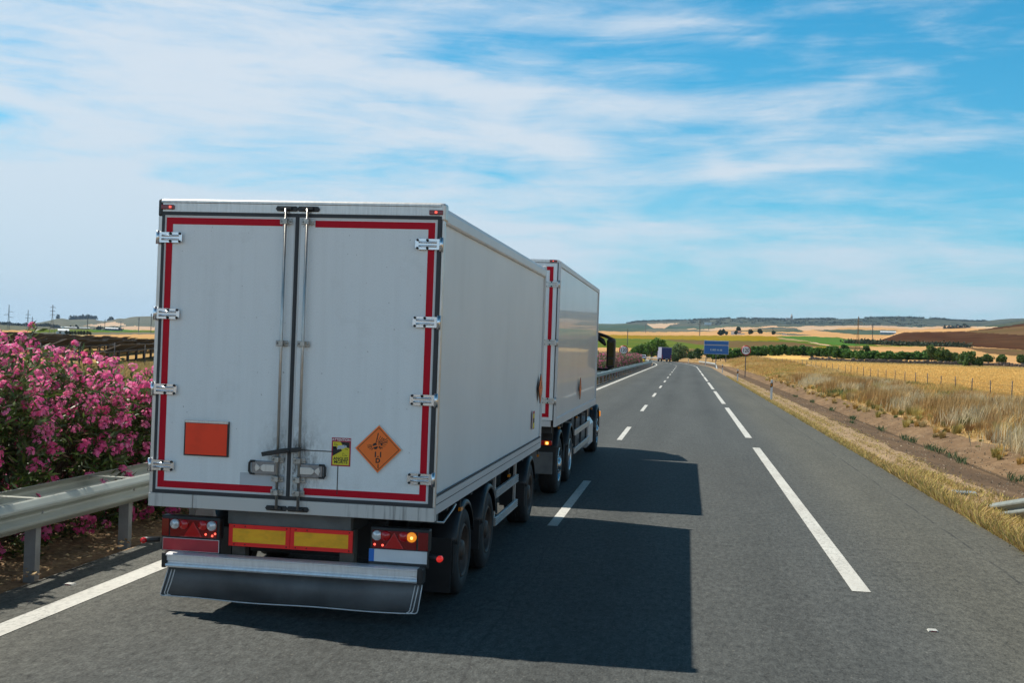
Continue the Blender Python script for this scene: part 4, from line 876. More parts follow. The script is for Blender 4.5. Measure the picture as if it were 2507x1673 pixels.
KX, KY = -2.005, 17.94
def make_truck():
    T = thing('box_truck', 'white rigid box truck pulling the trailer, its glossy right side mirroring the fields', 'truck', (KX-1.275, KY, 0))
    Lb, ZB, ZT = 8.05, 1.17, 3.80
    b = MB(); b.box(U(.02), U(2.53), .06, Lb, ZB+.10, ZT-.02); b.build('box_body', m_sideglos, T)
    for s in (-1, 1):
        x = U(2.55) if s > 0 else U(0); i = -s
        b = MB(); b.prism([(x+i*.03, ZB-.006), (x, ZB), (x, 1.295), (x+i*.010, 1.30), (x+i*.010, 1.31), (x+i*.04, 1.31)], 'y', .03, Lb+.004); b.build('side_rail', m_skirt, T)
        b = MB(); b.prism([(x+i*.03, 3.70), (x+i*.001, 3.705), (x, 3.77), (x+i*.02, 3.80), (x+i*.12, 3.812), (x+i*.12, 3.70)], 'y', .03, Lb+.01); b.build('roof_rail', m_skirt, T)
        b = MB(); b.box(*sorted((x-i*.002, x+i*.04)), 0, .05, ZB-.004, 3.79); b.box(*sorted((x-i*.002, x+i*.04)), Lb-.03, Lb+.01, ZB-.004, 3.79); b.build('corner_post', m_skirt, T, bevel=.006)
    b = MB(); b.box(U(.1), U(2.45), .03, Lb, 3.79, 3.814); b.build('roof', m_skirt, T)
    b = MB(); b.box(U(.04), U(2.51), -.002, .05, 3.765, 3.808); b.build('rear_header', m_alu, T, bevel=.003)
    b = MB(); b.box(U(.04), U(2.47), -.006, .06, ZB-.002, 1.262); b.build('rear_sill', m_skirt, T, bevel=.003)
    for left in (True, False):
        x0, x1 = (U(.045), U(1.27)) if left else (U(1.28), U(2.498))
        b = MB(); b.box(x0, x1, 0, .05, 1.268, 3.755); D = b.build('door', m_door, T, bevel=.004)
        strip(D, [((x1, x1+.008, 1.268, 3.76) if not left else (x0-.008, x0, 1.268, 3.76))], -.004, .04, m_rubber, 'rubber_seal')
        w = .058
        xo = U(.115) if left else U(2.435); sg = 1 if left else -1
        MB().prism(cpoly(xo, U(1.13) if left else U(1.42), U(1.13) if left else U(1.42), 1.318, 3.70, w), 'y', -.0025, 0).build('reflective_tape', m_red, D)
        for z in (3.42, 2.50, 1.58): hinge(T, U(.01) if left else U(2.543), z, 1 if left else -1, .205, m_alu)
        lock_rod(T, U(1.17) if left else U(1.38), 1.2, 3.77, (3.5, 2.5, 1.5))
    for x0, x1 in ((U(.06), U(.18)), (U(2.37), U(2.49))):
        b = MB(); b.box(x0, x1, -.022, -.002, 3.768, 3.804); o = b.build('top_marker_lamp', m_lred, T, bevel=.006)
        b = MB(); b.box(x0+.05, x0+.062, -.0245, -.022, 3.780, 3.792); b.build('led', m_red_core, o)
    for x0, x1 in ((U(.09), U(.27)), (U(2.28), U(2.465))):
        b = MB(); b.box(x0, x1, .30, .42, .845, .925); o = b.build('rear_lamp', m_lredl if x0 > 0 else m_lred, T, bevel=.018)
        if x0 > 0:
            b = MB(); b.box(x0+.075, x1-.045, .293, .30, .858, .914); b.build('indicator', m_amber_on, o); b = MB(); b.lathe([(.022, 0), (.001, -.006)], (x0+.11, .292, .884), 'y', 14); b.build('bulb', m_amber_core, o)
    MB().box(U(.1), U(2.46), .5, .56, .36, .72).build('underrun_panel', m_chgrey, T, bevel=.01)
    b = MB(); b.box(U(.12), U(2.44), .6, .66, .62, 1.14); b.build('rear_mud_panel', m_black, T)
    for u in (.85, 1.7): MB().box(U(u-.04), U(u+.04), .3, 8.0, .82, 1.10).build('chassis_rail', m_steel, T)
    for y in (.3, 1.9, 3.6, 5.2, 6.8): MB().box(U(.1), U(2.45), y, y+.1, 1.04, 1.168).build('floor_bearer', m_steel, T)
    MB().box(U(.95), U(1.6), 4.0, 6.2, .45, 1.0).build('gearbox', m_steel, T)
    for s in (-1, 1):
        xo = U(2.515) if s > 0 else U(.035)
        wheel(T, xo, 1.08, .47, s, .30, m_hub, 'hub'); wheel(T, xo, 2.82, .49, s, .34, m_alloy, 'steel', .13); wheel(T, xo, 9.2, .49, s, .31, m_hub, 'hub')
        for y in (2.82,): fender(T, xo-.36*s, xo+.010*s, y, .50, .56, 18, 165)
        fender(T, xo-.36*s, xo+.010*s, 1.08, .50, .56, 30, 160)
        for y in (1.70, 1.78): MB().tube([(xo-.30*s, y, .30), (xo-.01*s, y, .30), (xo-.01*s, y, .75)], .018, 6).build('fender_stay', m_steel, T)
        for z0, z1 in ((.775, .885), (.43, .54)):
            b = MB(); b.box(*sorted((xo-.02*s, xo+.012*s)), 3.62, 6.9, z0, z1); b.build('side_guard', m_alu, T, bevel=.006)
        for y in (4.0, 5.2, 6.5): MB().box(*sorted((xo-.06*s, xo-.022*s)), y, y+.06, .42, 1.12).build('guard_bracket', m_steel, T)
        b = MB(); b.prism([(xo-.55*s, .30), (xo-.06*s, .26), (xo, .34), (xo, .78), (xo-.08*s, .90), (xo-.55*s, .92)], 'y', 6.95, 7.95); b.build('fuel_tank', m_tank, T, bevel=.03)
        for y in (.9, 4.0, 7.4):
            b = MB(); b.box(*sorted((xo-.02*s, xo+.012*s)), y-.05, y+.05, 1.085, 1.12); b.box(*sorted((xo-.02*s, xo-.002*s)), y-.012, y+.012, 1.12, 1.17, 1); b.build('side_marker_lamp', [m_lamber, m_black], T)
    diamond(T, (U(2.5515), 3.97, 1.655), .20, 'x')
    # cab
    prof = [(8.30, .45), (8.30, 3.05), (8.55, 3.55), (8.80, 3.74), (9.5, 3.58), (10.35, 2.85), (10.62, 1.75), (10.66, .85), (10.60, .42), (9.82, .42), (9.78, .70), (9.62, .98), (9.38, 1.12), (9.05, 1.12), (8.80, .98), (8.65, .70), (8.60, .45)]
    b = MB(); b.prism(prof, 'x', U(.19), U(2.36)); C_ = b.build('cab', m_cab, T, bevel=.05, seg=3)
    for s in (-1, 1):
        x = U(2.36) if s > 0 else U(.19); b = MB(); b.prism([(9.15, 1.95), (10.28, 1.95), (10.15, 2.65), (9.25, 2.70)], 'x', *sorted((x-.01*s, x+.006*s))); b.build('side_window', m_glass, C_)
        fender(T, x-.25*s, x+.16*s, 9.2, .5, .62, 4, 176, .05, name='cab_fender')
        b = MB(); b.box(*sorted((x+.12*s, x+.175*s)), 9.80, 9.90, .80, .93); b.build('side_indicator', m_amber_on if s > 0 else m_lamber, C_, bevel=.01)
        # mirror: two arms, tall housing, two glasses towards the rear
        yy = 9.75; x = U(2.49) if s > 0 else U(.06); xi = x-.14*s
        for pts, r in (([(xi, yy+.1, 2.82), (x+.14*s, yy-.1, 2.74), (x+.34*s, yy-.12, 2.66)], [.045, .040, .030]), ([(xi, yy+.1, 1.93), (x+.2*s, yy-.04, 1.95), (x+.32*s, yy-.08, 2.03)], .030), ([(xi, yy-.02, 2.76), (x+.05*s, yy-.12, 2.63), (x+.13*s, yy-.16, 2.53)], [.05, .065, .03])):
            MB().tube(pts, r, 8).build('mirror_arm', m_black, C_)
        b = MB(); b.prism([(x+.17*s, yy-.20), (x+.36*s, yy-.20), (x+.37*s, yy-.06), (x+.31*s, yy+.05), (x+.22*s, yy+.05), (x+.15*s, yy-.06)], 'z', 1.99, 2.68); M_ = b.build('mirror_housing', m_black, T, bevel=.035, seg=3)
        for z0, z1 in ((2.25, 2.60), (2.05, 2.20)): MB().prism([(x+.205*s, yy-.216), (x+.325*s, yy-.204), (x+.325*s, yy-.19), (x+.205*s, yy-.19)], 'z', z0, z1).build('mirror_glass', m_mirror, M_)
    b = MB(); b.prism([(10.40, 1.80), (10.62, 1.78), (10.37, 2.80), (10.18, 2.80)], 'x', U(.2), U(2.35)); b.build('windscreen', m_glass, C_)
    b = MB(); b.prism([(8.40, 3.45), (9.4, 3.50), (8.75, 3.84), (8.5, 3.86)], 'x', U(.25), U(2.3)); b.build('roof_deflector', m_cab, C_, bevel=.03)
    return T
make_truck()
# ------------------------------------------------------------------ guardrails
def sweep(prof, ts, s0, zf=None, flip=1):
    """sweep a (offset, z) profile along the road at lateral position s0"""
    P = np.zeros((len(ts), len(prof), 3))
    for i, t in enumerate(ts):
        for j, (o, z) in enumerate(prof):
            dz = zf(t) if zf else 0.0
            x, y, _ = al(s0+flip*o, t); P[i, j] = (x, y, z+dz)
    return P
def grid_part(name, P, m, parent, solid=0.004):
    r, c = P.shape[:2]; b = MB(); vs = [tuple(q) for q in P.reshape(-1, 3)]
    b.add(vs, [(i*c+j, i*c+j+1, (i+1)*c+j+1, (i+1)*c+j) for i in range(r-1) for j in range(c-1)], 0, False)
    return b.build(name, m, parent, solid=solid)
WBEAM = [(-.005,.755),(.012,.757),(.030,.750),(.072,.706),(.080,.690),(.078,.668),(.020,.628),(.014,.612),(.020,.596),(.078,.556),(.080,.534),(.072,.518),(.030,.474),(.012,.467),(-.005,.469)]
def guard_post(parent, s, t, z0, z1, w=.11, d=.08):
    x, y, th = al(s, t); c, sn = math.cos(th), math.sin(th); b = MB()
    pr = [(-w/2, -d/2), (w/2, -d/2), (w/2, d/2), (w/2-.012, d/2), (w/2-.012, -d/2+.010), (-w/2+.012, -d/2+.010), (-w/2+.012, d/2), (-w/2, d/2)]
    b.prism([(x+c*a-sn*e, y+sn*a+c*e) for a, e in pr], 'z', z0, z1); return b.build('post', m_railpost, parent)
def left_rail():
    G_ = thing('guardrail', 'grey double sided steel guardrail of the median, running beside the left lane under pink oleanders', 'guardrail', (-6.6, 0, 0)); G_.location = (0, 0, 0)
    ts = np.concatenate([np.arange(-8, 60, 1.0), np.arange(60, 262, 3.0)])
    grid_part('road_side_beam', sweep(WBEAM, ts, -6.26), m_rail, G_); grid_part('median_side_beam', sweep(WBEAM, ts, -6.80, flip=-1), m_rail, G_)
    for t in (9.0, 12.8, 16.6, 20.4): grid_part('lap_joint', sweep([(o_+.005, z_) for o_, z_ in WBEAM[1:-1]], [t, t+.16, t+.32], -6.26), m_railpost, G_)
    for k, t in enumerate(np.arange(-6.6, 262, 1.90)):
        if 30 < t < 84: continue
        if k < 18 or k % 2 == 0: guard_post(G_, -6.335, t, -0.25, .70, .12, .09)
        if k < 16:
            x, y, th = al(-6.53, t+.02); b = MB(); b.prism([(x-.26, .70), (x-.26, .745), (x+.26, .745), (x+.26, .70), (x+.25, .70), (x+.25, .739), (x-.25, .739), (x-.25, .70)], 'y', float(y)-.05, float(y)+.05); b.build('spacer', m_rail, G_)
        if k < 16:
            x, y, th = al(-6.26, t); b = MB(); b.lathe([(.016, 0), (.014, .012), (.001, .014)], (float(x)+.016, float(y), .612), 'x', 8); b.build('beam_bolt', m_railpost, G_)
    return G_
left_rail()
def right_near_rail():
    G_ = thing('guardrail', 'short grey guardrail end sinking into the grass at the lower right', 'guardrail', (0, 0, 0))
    ts = np.arange(-6, 21.3, .75); zf = lambda t: -float(np.clip((t-16.3)*.175, 0, 1.05))
    grid_part('beam', sweep(WBEAM, ts, 5.20, zf, -1), mat('dull weathered beam', (.22, .24, .22), .6, .1, var=.2, vscale=4), G_)
    for t in np.arange(-4, 17, 2.0): guard_post(G_, 5.28, t, -.3, .70+zf(t))
right_near_rail()
def right_far_rail(t0, t1, label, s=5.2, bury=True):
    G_ = thing('guardrail', label, 'guardrail', (0, 0, 0)); ts = np.arange(t0, t1+.1, 2.0)
    zf = (lambda t: -float(np.clip((t0+10-t)*.08, 0, .8))) if bury else None
    grid_part('beam', sweep(WBEAM, ts, s, zf, -1), mat('pale galvanised beam', (.5, .5, .47), .45, .3), G_)
    for t in np.arange(t0+4, t1, 4.0): guard_post(G_, s+.08, t, -.2, .70+(zf(t) if zf else 0))
right_far_rail(196, 262, 'pale guardrail on the right verge below the blue motorway sign')
right_far_rail(322, 470, 'far guardrail on the outside of the curve behind the blue lorry', 5.2, False)

b_ = MB(); b_.prism([(-.24, -.16), (.20, -.2), (.26, .14), (-.18, .2)], 'z', -.05, .035); o_ = b_.build('drain_cover', mat('grey cast slab', (.17, .19, .20), .7, var=.2, vscale=6), None, bevel=.01); o_.location = (5.15, 22.3, -.02); tag(o_, 'small grey slab lying in the verge gravel behind the sunken guardrail end', 'slab')
# ------------------------------------------------------------------ signs and marker posts
def speed_sign(x, y, zc, base, label):
    T = thing('speed_limit_sign', label, 'road sign', (x, y, base)); h = zc-base; r = .60
    b = MB(); b.box(-.05, .05, .03, .11, -.3, h+.35); b.build('pole', m_pole, T)
    b = MB(); b.lathe([(.001, .03), (r, .03), (r, 0), (.001, 0)], (0, -.002, h), 'y', 48); P_ = b.build('sign_plate', m_signr, T)
    b = MB(); b.lathe([(r*.80, 0), (r*.80, -.004), (.001, -.004)], (0, -.003, h), 'y', 48, 0, False); b.build('white_face', m_signw, P_)
    b = MB(); vs, fs = text_mesh('120', .66, .010, .95); b.add([(v[0]*.86, -.0095, v[1]+h) for v in vs], fs); b.build('digits', m_sblack, P_)
    return T
x, y, th = al(7.0, 140); speed_sign(7.0, 140.0, 2.98, .05, 'round 120 speed limit sign on a post in the dry grass right of the road')
speed_sign(-8.0, 147.0, 2.52, .05, 'round 120 speed limit sign among the pink oleanders of the median')
def info_sign():
    x, y, z = gpt(1754, 260); z = .5; T = thing('motorway_sign', 'blue motorway sign in two panels lettered E 803 A 66 behind the right verge', 'road sign', (x, y, z), .02)
    w = 2.72; zb = 2.25-z+.15
    for a, c, nm in ((zb, zb+2.02, 'lower_panel'), (zb+2.07, zb+3.02, 'upper_panel')):
        b = MB(); b.box(-w, w, -.02, .06, a, c); P_ = b.build(nm, mat('sign edge pale', (.45, .55, .62), .5), T, bevel=.06)
        b = MB(); b.box(-w+.06, w-.06, -.026, -.02, a+.06, c-.06); b.build('blue_face', m_signb, P_, bevel=.0)
        if nm == 'lower_panel':
            b = MB(); vs, fs = text_mesh('E 803 A 66', .52, .012, 1.12); b.add([(v[0], -.031, v[1]+(a+c)/2-.05) for v in vs], fs); b.build('lettering', m_signt, P_)
    for px in (-2.2, 0.0, 2.2): MB().box(px-.09, px+.09, .06, .20, -.4, zb+2.9).build('post', m_pole, T)
info_sign()
def marker_post(s, t, z, label, m=None):
    x, y, th = al(s, t); T = thing('marker_post', label, 'marker post', (float(x), float(y), z), float(th), 'white marker posts along the right verge')
    b = MB(); b.prism([(-.06, -.05), (.06, -.05), (.05, .04), (-.05, .04)], 'z', 0, 1.13); b.build('post', m_postw, T, bevel=.008)
    b = MB(); b.prism([(-.062, .70), (.062, .76), (.062, 1.0), (-.062, .94)], 'y', -.054, -.050); b.build('black_band', m_sblack, T)
    b = MB(); b.box(-.022, .022, -.058, -.054, .79, .93); b.build('reflector', m_lamber, T); return T
for k, (t, lab) in enumerate([(64.3, 'nearest white marker post with black band, beside the concrete ditch'), (106.7, 'second white marker post, left of the ditch and before the speed sign'), (152, 'third white marker post, just beyond the 120 sign'), (196, 'white marker post at the end of the pale guardrail below the blue sign'), (240, 'white marker post behind the pale guardrail'), (284, 'farthest white marker post on the right of the curve')]):
    marker_post(4.66 if t < 190 else 4.9, t, -.03, lab)
def yellow_cap():
    x, y, th = al(-7.6, 203); b = MB(); b.lathe([(.45, 0), (.52, .1), (.48, .7), (.30, 1.05), (.001, 1.15)], (0, 0, 0), 'z', 16)
    o = b.build('crash_cushion', mat('yellow plastic', (.55, .40, .03), .5), None); o.location = (float(x), float(y), 0); tag(o, 'yellow plastic barrel at the tip of the median past the oleanders', 'barrel')
yellow_cap()

# ------------------------------------------------------------------ fence, stone wall
def fence(label, pts, hgt, name='wire_fence', wires=(.35, .65, .95), r=.030):
    T = thing(name, label, 'fence', (0, 0, 0))
    for i, (x, y, z) in enumerate(pts):
        q = random.Random(i*7+3); b = MB(); b.tube([(x, y, z-.3), (x+q.uniform(-.03, .03), y, z+hgt*q.uniform(.96, 1.05))], r, 6); b.build('post', m_fpost, T)
    for w in wires:
        b = MB(); b.tube([(x, y, z+w) for x, y, z in pts], .006, 3, caps=False); b.build('wire', m_fpost, T)
    return T
FP = []
for t in list(np.arange(59.8, 215, 5.03)) + list(np.arange(216, 420, 8)):
    s = 20.0 - np.clip((t-150)/250, 0, 1)*9.0; x, y, th = al(s, t); FP.append((float(x), float(y), float(np.interp(t, [60, 100, 150, 200, 300, 420], [.10, .15, .35, .8, 1.2, 1.2]))))
fence('wire fence on dark posts between the dry grass bank and the golden wheat field', FP, 1.22)
FL = []
for k in range(12):
    y = 56+k*4.3; FL.append((-36.3-.02*k, y, .0))
fence('wire fence on thin posts in front of the solar panels on the left', FL, 1.75, 'wire_fence', (.5, 1.0, 1.5), .03)
def stone_wall():
    b = MB(); rr = random.Random(5)
    for px in np.arange(1985, 2720, 2.3):
        r = 259+6*math.sin(px*.011)
        for k in range(4):
            x, y, z = gpt(px+rr.uniform(-1.2, 1.2), r+rr.uniform(-.5, .5)); s = rr.uniform(.16, .34); zz = z-.1+(k*.26)*rr.uniform(.6, 1.0)
            if k == 3 and rr.random() < .45: continue
            pts = []
            for sx in (-1, 1):
                for sy in (-1, 1):
                    for sz in (-1, 1): pts.append((x+sx*s*rr.uniform(.7, 1.25), y+sy*s*rr.uniform(.6, 1.0), zz+sz*s*rr.uniform(.5, .9)))
            b.add(pts, [(0,1,3,2), (4,6,7,5), (0,4,5,1), (2,3,7,6), (0,2,6,4), (1,5,7,3)])
    o = b.build('stone_wall', m_stone); tag(o, 'rough dry stone wall between the wheat field and the green bushes', 'stone wall')
stone_wall()

# ------------------------------------------------------------------ pylons and poles
def pylon(px, r, h, label, arms=((.72, 1), (.84, 1), (.95, 1)), m=None, name='pylon', base=None, wid=.10, seg=9, armw=.085):
    x, y, z = gpt(px, r); T = thing(name, label, 'pylon', (x, y, z-.2), float(-px_u(px))); mm = m or m_lattice; th = max(.05, r*.00015)
    wb, wt = h*wid, h*.016; b = MB()
    def w(f): return wb + (wt*1.6-wb)*min(f/.62, 1) if f < .62 else wt*1.6+(wt-wt*1.6)*(f-.62)/.38
    for sx in (-1, 1):
        for sy in (-1, 1): b.tube([(sx*w(f)/2, sy*w(f)/2, f*h) for f in (0, .2, .42, .62, .82, 1)], th, 4)
    fs = [0, .13, .25, .36, .45, .53, .60, .67, .74, .81, .88, .94, 1.0]
    for a, c in zip(fs[:-1], fs[1:]):
        for sy in (-1, 1):
            b.tube([(-w(a)/2, sy*w(a)/2, a*h), (w(c)/2, sy*w(c)/2, c*h)], th*.6, 3); b.tube([(w(a)/2, sy*w(a)/2, a*h), (-w(c)/2, sy*w(c)/2, c*h)], th*.6, 3)
            b.tube([(-w(c)/2, sy*w(c)/2, c*h), (w(c)/2, sy*w(c)/2, c*h)], th*.6, 3)
    b.build('tower', mm, T)
    for i, (f, side) in enumerate(arms):
        l = h*armw; sd = (-1, 1) if side == 1 else ((1,) if side == 2 else (-1,))
        for s in sd:
            b = MB(); b.tube([(0, 0, f*h+h*.018), (s*l, 0, f*h)], th*.8, 4); b.tube([(0, 0, f*h-h*.004), (s*l, 0, f*h)], th*.8, 4); b.tube([(s*l, 0, f*h), (s*l, 0, f*h-h*.035)], th*.9, 4); b.build('cross_arm', mm, T)
    return T
pylon(127, 500, 12.7, 'largest lattice pylon behind the solar panels, left of the white farm', ((.68, 1), (.80, 1), (.92, 1)), wid=.20, armw=.075)
pylon(20, 1050, 21, 'pale lattice pylon at the far left edge of the picture', ((.72, 2), (.60, 3), (.50, 2)), wid=.09, armw=.16)
pylon(67, 1150, 18, 'pale pylon with drooping arms, second from the left edge', ((.76, 1), (.58, 1)), wid=.09, armw=.12)
pylon(78, 1500, 14, 'small faint pylon just right of the pylon with drooping arms', ((.8, 1), (.62, 1)), wid=.09, armw=.1)
pylon(213.6, 1500, 20, 'thin pylon before the tree topped hill on the left', ((.75, 1), (.86, 1), (.95, 1)), wid=.05)
pylon(256, 1800, 17, 'faint thin pylon right of the tree topped hill', ((.8, 1), (.9, 1)), wid=.04)
pylon(295, 1800, 15, 'faint thin pylon above the dark blue shed on the left', ((.9, 1),), wid=.035, armw=.05)
pylon(339, 1500, 19, 'faint thin pylon nearest the left edge of the trailer but one', ((.85, 1), (.93, 1)), wid=.035, armw=.05)
pylon(369, 1200, 20, 'faint thin mast right beside the left edge of the trailer', ((.93, 1),), wid=.02, armw=.04)
pylon(2099.6, 302, 10.6, 'rusty lattice pylon standing in the green bushes on the right', ((.68, 2), (.58, 3), (.80, 3), (.86, 2)), m_lattice_r, wid=.17, armw=.09)
pylon(2135, 720, 12.2, 'slim dark pole mast right of the rusty pylon', ((.80, 1), (.88, 1)), wid=.02, armw=.05)
pylon(1536, 800, 12.0, 'slim lattice mast in the green field left of the blue lorry', ((.80, 1), (.9, 1)), wid=.035, armw=.03)
pylon(1712, 1650, 25.5, 'tall slim lattice mast left of the white farmhouse', ((.9, 1),), wid=.05, armw=.02)
pylon(1579, 2300, 17, 'small far mast above the tan field left of the blue lorry', ((.9, 1),), wid=.02, armw=.03)
pylon(1734, 2400, 12, 'tiny far mast between the tall slim mast and the farm trees', ((.9, 1),), wid=.02, armw=.03)
pylon(1891, 1500, 8.5, 'short pole on the right of the farm beside a round bush', ((.93, 1),), wid=.02, armw=.04)

# ------------------------------------------------------------------ buildings
def building(px, r, w, d, h, label, wall, roof=None, kind='shed', rise=.5, rot=0.0, name='shed', windows=0):
    x, y, z = gpt(px, r); T = thing(name, label, 'building', (x, y, z), float(-px_u(px))+rot)
    b = MB(); b.box(-w/2, w/2, 0, d, -1.5, h); b.build('wall', wall, T)
    if kind == 'gable':
        b = MB(); b.prism([(-.3, h+.02), (d/2, h+rise), (d+.3, h+.02), (d+.3, h+.14), (d/2, h+rise+.16), (-.3, h+.14)], 'x', -w/2-.3, w/2+.3); b.build('roof', roof, T)
    elif kind == 'flat':
        b = MB(); b.box(-w/2-.2, w/2+.2, -.2, d+.2, h+.01, h+rise); b.build('roof', roof, T)
    elif kind == 'tower':
        n = 4
        for i in range(n): MB().box(-w/2+i*w/n+.1, -w/2+(i+.62)*w/n, 0, .4, h, h+rise).build('battlement', wall, T)
    for i in range(windows):
        xx = -w/2+w*(i+.5)/windows; MB().box(xx-.5, xx+.5, -.04, .0, h*.4, h*.4+1.1).build('window', m_glass, T)
    return T
building(1793.5, 1480, 5.0, 5, 4.0, 'white square farm tower with battlements among the trees on the right', m_wallw, None, 'tower', .8, name='farm_tower')
building(1803, 1490, 9, 6, 3.2, 'brown roofed farmhouse wing right of the white farm tower', m_walltan, m_roof, 'gable', 1.8, name='farmhouse')
building(1813, 1440, 9.0, 3, 1.4, 'low white farmyard wall in front of the brown roofed wing', m_wallw, m_roof, 'flat', .15, name='yard_building')
building(2173, 1950, 24, 10, 3.2, 'grey barn with pale roof beyond the brown ploughed hill', m_wallg, m_rooflt, 'gable', 1.6, name='barn')
building(2330, 3000, 30, 10, 3.0, 'faint white farm building below the dark copse on the right', m_wallw, m_rooflt, 'gable', 1.5, name='barn')
building(147, 600, 3.6, 3, 1.3, 'small white outbuilding left of the white farm behind the solar panels', m_wallw, m_rooflt, 'flat', .2, name='outbuilding', windows=1)
building(155, 620, 4.8, 5, 1.7, 'white farm with pale roof behind the solar panels', m_wallw, m_rooflt, 'gable', .9, name='farmhouse', windows=2)
building(141, 1850, 10, 20, 4.0, 'dark blue warehouse behind the largest pylon on the left', m_wallb, m_wallb, 'flat', .4, name='warehouse')
building(168, 1800, 22, 20, 3.6, 'white fronted tan warehouse in the centre of the left horizon', m_walltan, m_rooflt, 'gable', .8, name='warehouse')
building(153.5, 1795, 3.0, 20, 4.2, 'narrow white end block of the tan warehouse', m_wallw, m_rooflt, 'flat', .3, name='warehouse_annex')
building(206, 1800, 14, 16, 3.4, 'small tan warehouse with white roof on the left horizon', m_walltan, m_rooflt, 'gable', .7, name='warehouse')
building(273, 1800, 18, 16, 3.0, 'dark shed with a white sheet roof near the trailer on the left horizon', m_wallb, m_rooflt, 'gable', 1.4, name='shed')
building(1919, 1250, 5, 3, 1.2, 'tiny white hut on the track right of the round bush', m_wallw, m_rooflt, 'flat', .2, name='hut')
building(1731.5, 4300, 26, 12, 8.0, 'far white villa below the wooded ridge', m_wallw, m_rooflt, 'flat', .8, name='villa')
def church():
    x, y, z = gpt(1936, 4920); T = thing('church', 'faint church tower with a spire on the distant ridge', 'building', (x, y, z))
    MB().box(-4, 4, 0, 8, -4, 14).build('tower', m_walltan, T); b = MB(); b.lathe([(5, 14), (2, 20), (.1, 27)], (0, 4, 0), 'z', 4, 0, False); b.build('spire', m_walltan, T); MB().box(-22, 4.2, 2, 20, -4, 8).build('nave', m_walltan, T)
church()

# ------------------------------------------------------------------ solar panels: seen from behind, tables on posts
def solar():
    d = Vector((-.338, .941, 0)); n = Vector((.941, .338, 0)); phi = math.radians(23)
    for k in range(15):
        o = Vector((-44.2, 82.2, 0)) + Vector((-7.6, 4.9, 0))*k + d*(0 if k % 2 == 0 else 1.5); ln = 150 if k < 9 else 200
        nm = ['first', 'second', 'third', 'fourth', 'fifth', 'sixth', 'seventh', 'eighth', 'ninth', 'tenth', 'eleventh', 'twelfth', 'thirteenth', 'fourteenth', 'fifteenth'][k]
        T = thing('solar_panel_row', f'dark row of tilted solar panels on posts, {nm} row counted from the road', 'solar panels', (0, 0, 0), 0, 'rows of solar panels on the left plain')
        w, zc = 2.5, 1.05 + .16*math.sin(k*1.7) if k else 1.05
        def P(a, c, h=0.0): q = o + d*a + n*(c*math.cos(phi)); return (q.x, q.y, zc+c*math.sin(phi)+h)
        step = 11.4; j = 0
        a = 0.0; b = MB()
        while a < ln:
            e = a+step-.22; q = .12*math.sin(a*.3+k)
            b.add([P(a, -w/2, q), P(e, -w/2, q), P(e, w/2, q), P(a, w/2, q), P(a, -w/2, q+.05), P(e, -w/2, q+.05), P(e, w/2, q+.05), P(a, w/2, q+.05)], [(0,1,2,3), (7,6,5,4), (0,4,5,1), (1,5,6,2), (2,6,7,3), (3,7,4,0)])
            if k < 4 and j < 8:
                MB().add([P(a, -w/2, q-.03), P(a, w/2, q-.03), P(a, w/2, q+.06), P(a, -w/2, q+.06), P(a-.06, -w/2, q-.03), P(a-.06, w/2, q-.03), P(a-.06, w/2, q+.06), P(a-.06, -w/2, q+.06)], [(0,1,2,3), (7,6,5,4), (0,4,5,1), (1,5,6,2), (2,6,7,3), (3,7,4,0)]).build('end_frame', m_frame, T)
            a += step; j += 1
        b.build('panel_table', m_panelb, T)
        for i in range(26 if k == 0 else (14 if k < 3 else 0)):
            q = o + d*(1.6+i*5.75); MB().box(q.x-.09, q.x+.09, q.y-.09, q.y+.09, -.3, zc+.05).build('post', m_fpost, T)
        if k < 3: b = MB(); b.tube([P(0, 0, -.12), P(ln, 0, -.12)], .09, 6); b.build('torque_tube', m_frame, T)
solar()

# ------------------------------------------------------------------ other traffic
def blue_lorry():
    x, y, th = al(.25, 292); T = thing('curtain_lorry', 'blue lorry driving ahead in the right lane with a pale left side', 'lorry', (float(x), float(y), 0), math.radians(8.0))
    w, L_ = 1.27, 7.2
    b = MB(); b.box(-w, w, 0, L_, .95, 3.62); b.build('cargo_body', m_trk_white, T, bevel=.05)
    b = MB(); b.box(-w+.03, w-.03, -.05, 0.0, .98, 3.58); b.build('rear_curtain', m_trk_blue, T, bevel=.03)
    b = MB(); b.box(-w-.02, w+.02, -.02, L_, 3.60, 3.72); b.build('roof', m_trk_white, T, bevel=.04)
    for xx in (-1.0, -.35, .35, 1.0): MB().box(xx-.02, xx+.02, -.07, -.05, 1.0, 3.55).build('door_bar', m_trk_blue, T)
    b = MB(); b.box(-w, w, .1, .2, .50, .66); b.build('bumper', m_steel, T); b = MB(); b.box(-.9, .9, .2, 9, .7, .95); b.build('chassis', m_steel, T)
    for s in (-1, 1):
        MB().box(s*1.05-.14, s*1.05+.14, -.03, .1, .70, .95).build('tail_lamp', m_lredl, T); MB().box(s*1.12-.05, s*1.12+.05, -.065, -.05, 1.05, 1.75).build('marker_strip', m_lredl, T)
        for yy in (1.6, 7.9): wheel(T, s*1.24, yy, .5, s, .32)
    b = MB(); b.box(-.3, .3, -.02, .1, .72, .84); b.build('number_plate', m_plate, T)
    b = MB(); b.prism([(7.35, .5), (9.5, .5), (9.55, 1.6), (9.2, 2.75), (7.35, 2.9)], 'x', -1.2, 1.2); b.build('cab', m_trk_white, T, bevel=.08)
    for s in (-1, 1): MB().box(s*1.36-.14, s*1.36+.14, 9.0, 9.1, 1.9, 2.5).build('mirror', m_black, T, bevel=.02)
blue_lorry()
